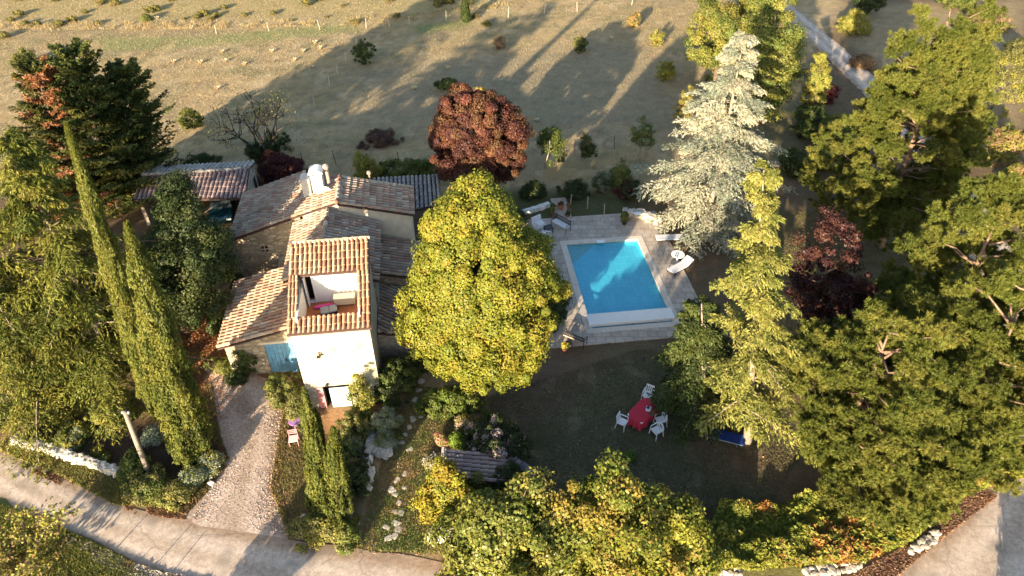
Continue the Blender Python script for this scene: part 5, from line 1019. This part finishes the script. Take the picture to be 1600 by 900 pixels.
rng2 = np.random.default_rng(335); proto = None
for i in range(46):
    q = (rng2.uniform(-10, 760), rng2.uniform(-6, 44)) if i < 40 else (rng2.uniform(0, 120), rng2.uniform(30, 60)); b = P(*q)
    if proto is None:
        V, c = crown_broad(rng2, .03, 1.0, .75, M=26, n=34, rc=.28, leaf=(.22, .08), pal=OLV + GLD[1:2] + BRN[1:2], inner=.3, amp=.3); proto = quads('scrub_tuft', V, c, LEAF); o = proto
    else: o = proto.copy(); col.objects.link(o)
    k = rng2.uniform(.35, .95); o.location = tuple(b); o.scale = (k * 1.1, k * 1.1, k); o.rotation_euler = (0, 0, rng2.uniform(0, 6.28)); tag(o, 'small dry scrub tuft casting a shadow at the top of the field', 'scrub', 'scrub tufts at the top of the field')

# ------------------------------------------------------------------ garden furniture
def face(px0, px1):                     # rotation so that local -y points from px0 towards px1
    a, b = P(*px0), P(*px1); d = b - a; return math.atan2(d[1], d[0]) + math.pi / 2
def plastic_chair(label, q, rz, low=False):
    t = thing('plastic_chair', label, 'chair', P(*q), rz, 'white plastic chairs round the red table')
    m = WHITE; hb = .62 if low else .86
    s = MB().box((0, 0, .42), (.46, .46, .03)); s.box((0, -.23, .40), (.46, .03, .06)); s.build('seat', m, t, bevel=.012)
    b = MB()
    if low:
        n = 12; V = []
        for k in range(n + 1):
            a = math.pi * k / n; x, y = .27 * math.cos(a), .05 + .24 * math.sin(a)
            V += [(x, y, .58), (x * 1.05, y * 1.05, .66)]
        b.tube([(.27 * math.cos(math.pi * k / n), .02 + .25 * math.sin(math.pi * k / n), .62 + .10 * math.sin(math.pi * k / n)) for k in range(n + 1)], .035, 8)
        for k in (3, 4.5, 6, 7.5, 9): a = math.pi * k / n; b.tube([(.21 * math.cos(a), .21 * math.sin(a), .42), (.27 * math.cos(a), .02 + .25 * math.sin(a), .68)], .022, 6)
    else:
        b.box((0, .27, .84), (.44, .03, .09), 0, ('X', -.22))
        for x in (-.2, -.1, 0, .1, .2): b.box((x, .235, .63), (.055 if abs(x) < .15 else .04, .025, .44), 0, ('X', -.2))
    b.build('backrest', m, t)
    for x in (-1, 1):
        a = MB(); a.box((x * .25, .0, .63), (.05, .44, .03)); a.build('armrest', m, t, bevel=.01)
        MB().tube([(x * .27, -.24, 0), (x * .25, -.21, .63)], [.028, .024], 8).build('leg', m, t)
        MB().tube([(x * .25, .27, 0), (x * .22, .21, .42), (x * .24, .22, .63)], [.028, .026, .022], 8).build('leg', m, t)
    return t
plastic_chair('white plastic chair with tall slatted back, beyond the far end of the red table', (1011, 624), face((1013, 612), (1003, 632)))
plastic_chair('white plastic armchair left of the red table, facing it', (971, 667), face((962, 662), (985, 672)))
plastic_chair('white plastic chair with low rounded back, nearest the viewer by the red table', (1025, 680), face((1033, 672), (1014, 682)), True)
plastic_chair('white plastic chair half hidden behind the rounded one', (1031, 664), face((1038, 658), (1018, 664)), True)
def red_table():
    a, b = P(990, 668), P(1015, 642); c = (a + b) / 2; rz = math.atan2((b - a)[1], (b - a)[0])
    t = thing('garden_table', 'oblong garden table under a red cloth in the shaded lawn', 'table', c, rz)
    n = 72; hl, hw = .85, .5; V = []; ring = []
    def out(a, l, w): e = 4; ca, sa = math.cos(a), math.sin(a); k = (abs(ca) ** e + abs(sa) ** e) ** (-1 / e); return l * ca * k, w * sa * k
    for sc_, z, wv in ((.0, .745, 0), (.6, .745, 0), (.97, .742, 0), (1.0, .73, .0), (1.03, .60, .03), (1.06, .42, .06), (1.08, .26, .085)):
        for k in range(n):
            a_ = 2 * math.pi * k / n; x, y = out(a_, hl, hw); w_ = 1 + wv * math.sin(k * 2 * math.pi / 6) ; zz = z - (.06 * abs(math.sin(a_ * 2)) if z < .3 else 0)
            V.append((x * sc_ * w_, y * sc_ * w_, zz))
    F = [(i * n + k, i * n + (k + 1) % n, (i + 1) * n + (k + 1) % n, (i + 1) * n + k) for i in range(6) for k in range(n)]
    cl = MB().add(V, F).build('tablecloth', RED, None, True); cl.location = t.location; cl.rotation_euler = t.rotation_euler; tag(cl, 'crimson cloth with folded hem draped over the garden table', 'tablecloth')
    MB().box((0, 0, .715), (1.6, .9, .03)).build('tabletop', WHITE, t)
    for x in (-.7, .7):
        for y in (-.36, .36): MB().tube([(x, y, 0), (x * .97, y * .97, .7)], .03, 8).build('leg', WHITE, t)
    q = PZ(1013, 639, .75); w = thing('tray', 'white tray on the red tablecloth with a dark dish on it', 'tray', q, rz + .4); MB().box((0, 0, .012), (.34, .24, .02)).box((0, .115, .03), (.34, .012, .03)).box((0, -.115, .03), (.34, .012, .03)).build('tray_base', WHITE, w)
    MB().lathe((.03, .02, .025), [(.05, 0), (.09, .05), (.085, .05), (.04, .015)], 14).build('dish', DARKM, w)
    q = PZ(1018, 648, .75); MB().lathe((0, 0, 0), [(.10, 0), (.16, .07), (.15, .07), (.09, .02)], 16).build('bowl', m_plain('wooden bowl', (.16, .08, .05), .6, .2, 8)).location = tuple(q)
    tag(bpy.data.objects['bowl'], 'brown wooden bowl on the red tablecloth', 'bowl')
red_table()
def lounger(label, q0, q1, fabric, frame, back=.5, group=None, name='sun_lounger', w=.66, L_=1.95, hgt=.33):
    a, b = P(*q0), P(*q1); c = (a + b) / 2; rz = math.atan2((b - a)[1], (b - a)[0]); t = thing(name, label, 'lounger', c, rz, group)     # head at +x
    hb = .62; f = MB()
    for y in (-w / 2, w / 2): f.tube([(-L_ / 2, y, hgt), (L_ / 2 - .1, y, hgt)], .025, 8)
    f.tube([(-L_ / 2, -w / 2, hgt), (-L_ / 2, w / 2, hgt)], .025, 8); f.tube([(.3, -w / 2, hgt), (.3, w / 2, hgt)], .02, 8); f.build('frame', frame, t)
    for x, dx in ((-L_ / 2 + .2, -.08), (.45, .1)):
        for y in (-w / 2, w / 2): MB().tube([(x + dx, y, 0), (x, y, hgt)], .026, 6).build('leg', frame, t)
    x0 = L_ / 2 - hb
    MB().box(((-L_ / 2 + x0) / 2, 0, hgt + .045), (x0 + L_ / 2 - .01, w * .96, .06)).build('seat_pad', fabric, t, bevel=.02)
    ang = math.atan(back); M = MB(); M.box((x0 + math.cos(ang) * hb / 2, 0, hgt + .045 + math.sin(ang) * hb / 2), (hb, w * .96, .06), 0, ('Y', -ang)); M.build('backrest', fabric, t, bevel=.02)
    if back > .1:
        s = MB()
        for y in (-w / 2, w / 2): s.tube([(x0 + .35 * math.cos(ang), y * .9, hgt + .35 * math.sin(ang)), (x0 + .42, y * .9, hgt)], .016, 6)
        s.build('strut', frame, t)
    return t
lounger('white padded sun lounger with raised back beside the round pool table', (1046, 431), (1078, 414), CUSH, DARKM, .55, 'white loungers on the pool terrace')
lounger('white padded sun lounger lying flat half under the silver cedar', (1026, 378), (1064, 377), CUSH, DARKM, .0, 'white loungers on the pool terrace')
lounger('flat blue folding lounger alone on the shaded lawn', (1117, 683), (1153, 692), NAVY, m_plain('steel tube', (.40, .42, .45), .4, .1, 6, .6), .0, None, 'camp_bed', .64, 1.75, .25)
# pool terrace furniture
t = thing('round_table', 'small white round table between the two white loungers', 'table', P(1057, 410))
MB().lathe((0, 0, .66), [(.02, 0), (.43, .0), (.45, .02), (.43, .045), (.02, .05)], 28).build('tabletop', WHITE, t)
MB().lathe((0, 0, 0), [(.22, 0), (.20, .03), (.05, .06), (.04, .6), (.12, .66)], 14).build('pedestal', WHITE, t)
for i, q in enumerate(((1055, 400.5), (1058, 401.5))):
    o = MB().lathe((0, 0, 0), [(.03, 0), (.035, .11), (.03, .11), (.025, .01)], 10).build('tumbler', m_plain('dark glass', (.05, .06, .08), .2, .1, 5)); o.location = tuple(PZ(*q, .712)); tag(o, 'dark tumbler on the white round table, ' + ('the left one' if i == 0 else 'the right one'), 'glass')
def cube_chair(label, q, rz):
    t = thing('lounge_chair', label, 'armchair', P(*q, DZ), rz, 'white lounge chairs on the terrace')
    MB().box((0, -.04, .24), (.72, .74, .44)).build('base', CUSH, t, bevel=.04); MB().box((0, .32, .56), (.80, .16, .66), 0, ('X', -.12)).build('backrest', CUSH, t, bevel=.05); MB().box((0, -.06, .51), (.62, .62, .12)).build('cushion', CUSH, t, bevel=.04)
cube_chair('white cube lounge chair at the terrace corner, nearest the rocks', (842, 357), face((833, 352), (852, 366)))
cube_chair('white cube lounge chair with its back to the viewer, beside the small dark table', (852, 375), face((850, 380), (856, 360)))
t = thing('side_table', 'small dark wicker table between the two white lounge chairs', 'table', P(857, 362, DZ), .4)
MB().box((0, 0, .40), (.55, .55, .05)).build('tabletop', DARKM, t, bevel=.01)
for x in (-.23, .23):
    for y in (-.23, .23): MB().box((x, y, .19), (.05, .05, .38)).build('leg', DARKM, t)
def bench(label, q0, q1, seatm, rz_flip=False, Lb=1.35, q=None):
    a, b = P(*q0, DZ), P(*q1, DZ); c = (a + b) / 2; rz = math.atan2((b - a)[1], (b - a)[0]) + (math.pi if rz_flip else 0); t = thing('garden_bench', label, 'bench', c, rz)   # back at +y
    MB().box((0, 0, .43), (Lb, .46, .09)).build('seat', seatm, t, bevel=.02); bk = MB(); bk.box((0, .27, .82), (Lb, .035, .05)); bk.box((0, .25, .55), (Lb, .035, .05))
    for k in range(13): bk.box((-Lb / 2 + .06 + k * (Lb - .12) / 12, .26, .68), (.03, .025, .28))
    bk.build('backrest', DARKM, t)
    for x in (-Lb / 2, Lb / 2):
        e = MB(); e.tube([(x, -.22, 0), (x, -.22, .62), (x, .22, .64)], .022, 6); e.build('leg', DARKM, t); MB().tube([(x, .26, 0), (x, .24, .45), (x, .28, .86)], .022, 6).build('leg', DARKM, t)
    return t
bench('dark metal bench with white seat cushion near the flower pots', (866, 352), (886, 363), CUSH)
bench('wooden seated metal bench at the near left end of the pool terrace', (912, 540), (884, 529), WOOD)
def potted(name, label, q, r, h, pal, ph, pR, seed, m=TERRA, dz=DZ, **kw):
    rng = np.random.default_rng(seed); t = thing(name, label, 'potted plant', P(*q, dz)); MB().lathe((0, 0, 0), [(r * .7, 0), (r, h), (r * 1.08, h), (r * 1.08, h * .88), (r * .9, h * .9), (r * .5, h * .85)], 16).build('pot', m, t)
    V, c = crown_broad(rng, h * .8, h + ph, pR, M=22, n=45, rc=pR * .4, leaf=kw.get('leaf', (.10, .07)), pal=pal, inner=.3); quads('foliage', V, c, LEAF, t)
potted('planter', 'grassy green plant in a dark pot at the far side of the pool', (975, 350), .20, .35, YGR + GRN[1:], .75, .35, 340, DARKM, leaf=(.3, .04))
potted('flower_pot', 'pot of yellow flowers beside the near bench of the terrace', (882, 547), .16, .28, ((.45, .36, .05), (.3, .3, .06), (.16, .2, .04)), .35, .28, 341)
for i, (q, pal, lab) in enumerate((((864, 327), GRN, 'leafy flower pot at the left side of the terrace entry, upper'), ((863, 333), GRN[1:] + YGR, 'leafy flower pot at the left side of the terrace entry, lower'), ((888, 326), ((.4, .12, .10), (.12, .14, .04)), 'red flowered pot at the right side of the terrace entry, upper'), ((889, 334), BRN + GRN[:1], 'brown leaved pot at the right side of the terrace entry, middle'), ((887, 339), DGR, 'dark leaved pot at the right side of the terrace entry, lowest'), ((876, 326), RDB + GRN[:1], 'reddish plant in the big pot closing the terrace entry path'), ((866, 343), BRN, 'small brown pot plant at the terrace corner by the white rocks'))):
    potted('flower_pot', lab, q, .13 if i != 5 else .26, .24 if i != 5 else .4, pal, .28, .2, 342 + i)
o = MB().box((0, 0, .02), (.55, .34, .05)).box((-.2, 0, .06), (.08, .30, .04)).build('white_float', WHITE, None, bevel=.015); o.location = tuple(P(996, 334, .58)); o.rotation_euler = (0, 0, .1); tag(o, 'flat white board lying on the low far terrace wall', 'board')
t = thing('folding_chair', 'dark framed chair with pale seat half hidden by hedge leaves', 'chair', P(838, 388, DZ), .6)
MB().box((0, 0, .42), (.42, .42, .04)).build('seat', CUSH, t); MB().box((0, .22, .66), (.42, .03, .38), 0, ('X', -.15)).build('backrest', m_plain('blue grey cloth', (.30, .34, .46), .9, .1, 8), t)
for x in (-.2, .2): MB().tube([(x, -.2, 0), (x, .16, .45), (x, .24, .84)], .02, 6).tube([(x, .2, 0), (x, -.18, .42)], .02, 6).build('leg', DARKM, t)
t = thing('metal_chair', 'black metal chair between the pool coping and the dark hedge', 'chair', P(887, 474, DZ), .9)
MB().box((0, 0, .42), (.42, .42, .03)).build('seat', DARKM, t); bk = MB()
for x in (-.18, -.09, 0, .09, .18): bk.box((x, .21, .62), (.02, .02, .40))
bk.box((0, .21, .82), (.42, .03, .04)).build('backrest', DARKM, t)
for x in (-.19, .19):
    for y in (-.19, .19): MB().tube([(x * 1.1, y * 1.1, 0), (x, y, .42)], .016, 6).build('leg', DARKM, t)
t = thing('stool', 'small dark stool under the near bench of the terrace', 'stool', P(889, 541, DZ), .3); MB().box((0, 0, .30), (.34, .34, .04)).build('seat', DARKM, t)
for x in (-.14, .14):
    for y in (-.14, .14): MB().box((x, y, .14), (.035, .035, .28)).build('leg', DARKM, t)
# by the driveway
t = thing('bistro_chair', 'rose coloured metal chair with pale seat at the driveway edge', 'chair', P(461, 694), .2)
MB().box((0, 0, .45), (.46, .42, .03)).build('seat', m_plain('pale rose slats', (.70, .58, .56), .7, .08, 8), t); bk = MB()
for z in (.62, .74, .86): bk.box((0, .22, z), (.44, .02, .05))
bk.build('backrest', ROSE, t)
for x in (-.21, .21): MB().tube([(x, -.2, 0), (x, -.18, .45)], .018, 6).build('leg', ROSE, t); MB().tube([(x, .24, 0), (x, .20, .45), (x, .22, .9)], .018, 6).build('leg', ROSE, t)
t = thing('bistro_table', 'small round lilac table behind the rose chair', 'table', P(464, 672)); MB().lathe((0, 0, .70), [(.02, 0), (.29, 0), (.30, .015), (.29, .03), (.02, .03)], 20).build('tabletop', PURPLE, t)
for a in (.3, 2.4, 4.5): MB().tube([(.22 * math.cos(a), .22 * math.sin(a), 0), (.05 * math.cos(a), .05 * math.sin(a), .35), (.18 * math.cos(a), .18 * math.sin(a), .70)], .016, 6).build('leg', PURPLE, t)
# roof terrace furniture (floor at 4.65)
def hz(u, v, z=4.652): return hw_(u, v, z)
t = thing('deck_lounger', 'grey cushioned lounger on the terracotta floor of the roof terrace', 'lounger', hz(1.72, 2.35), HA + .15); MB().box((0, 0, .17), (.85, .56, .05)).build('frame', DARKM, t)
for x in (-.36, .36):
    for y in (-.22, .22): MB().box((x, y, .075), (.05, .05, .15)).build('leg', DARKM, t)
MB().box((-.21, 0, .24), (.42, .54, .09)).build('cushion', GREYF, t, bevel=.03); MB().box((.22, .02, .25), (.40, .54, .09), 0, ('Y', -.12)).build('cushion', GREYF, t, bevel=.03)
o = MB().box((0, 0, .07), (.95, .20, .14)).build('bolster', PINK, None, bevel=.05); o.location = hz(1.40, 2.86); o.rotation_euler = (0, 0, HA + .18); tag(o, 'bright pink bolster lying behind the grey lounger on the roof terrace', 'cushion')
t = thing('storage_bench', 'cream wooden chest bench against the white terrace wall', 'bench', hz(2.50, 2.98), HA); MB().box((0, 0, .30), (1.05, .40, .40)).build('chest', m_plain('cream wood', (.70, .58, .40), .7, .08, 6), t, bevel=.015); MB().box((0, 0, .53), (1.10, .45, .05)).build('lid', m_plain('pale lid', (.76, .68, .52), .6, .06, 6), t, bevel=.01)
for x in (-.46, .46):
    for y in (-.15, .15): MB().box((x, y, .05), (.06, .06, .10)).build('leg', WOOD, t)
for i, (u, v, lab, pal) in enumerate(((.72, 1.05, 'yellow-green potted plant in the left corner of the roof terrace', YGR), (1.02, 1.0, 'dark green potted plant on the roof terrace, left', DGR + GRN[:1]), (1.35, .9, 'straggly potted plant on the roof terrace, right', GRN[1:] + RDB[:1]))):
    rng = np.random.default_rng(360 + i); t = thing('terrace_plant', lab, 'potted plant', hz(u, v)); MB().lathe((0, 0, 0), [(.11, 0), (.16, .28), (.17, .28), (.14, .25)], 14).build('pot', TERRA, t)
    V, c = crown_broad(rng, .22, .95 - .15 * i, .30, M=26, n=45, rc=.12, leaf=(.11, .07), pal=pal, inner=.3); quads('foliage', V, c, LEAF, t)
# car under the shed eave
def car():
    q = P(352, 332); t = thing('parked_car', 'dark teal car parked under the shed eave, mostly hidden by the oak', 'car', q, math.radians(-78)); m = m_plain('teal car paint', (.008, .035, .045), .25, .1, 3)
    prof = [(-2.0, .35), (-2.05, .75), (-1.9, .95), (-1.35, 1.0), (1.0, .95), (1.85, .85), (2.05, .65), (2.0, .35)]; b = MB(); n = len(prof)
    V = [(x, s * .84, z) for s in (-1, 1) for x, z in prof]; b.add(V, [tuple(range(n)), tuple(range(2 * n - 1, n - 1, -1))] + [(i, n + i, n + (i + 1) % n, (i + 1) % n) for i in range(n)]); b.build('body', m, t, bevel=.05)
    cab = [(-1.7, .98), (-1.3, 1.42), (.15, 1.44), (.95, .97)]; g = MB(); V = [(x, s * (.78 if z < 1 else .62), z) for s in (-1, 1) for x, z in cab]; g.add(V, [(0, 1, 2, 3), (7, 6, 5, 4)] + [(i, 4 + i, 4 + (i + 1) % 4, (i + 1) % 4) for i in range(4)]); g.build('window', m_plain('car glass', (.05, .07, .08), .08, .05, 3), t)
    MB().box((-.58, 0, 1.445), (1.4, 1.2, .03)).build('roof', m, t, bevel=.012)
    for x in (-1.25, 1.3):
        for y in (-.78, .78): MB().tube([(x, y - .1, .32), (x, y + .1, .32)], .32, 18).build('wheel', DARKM, t)
    for y in (-.6, .6): MB().box((2.02, y, .68), (.06, .32, .14)).build('headlight', WHITE, t, bevel=.02)
car()
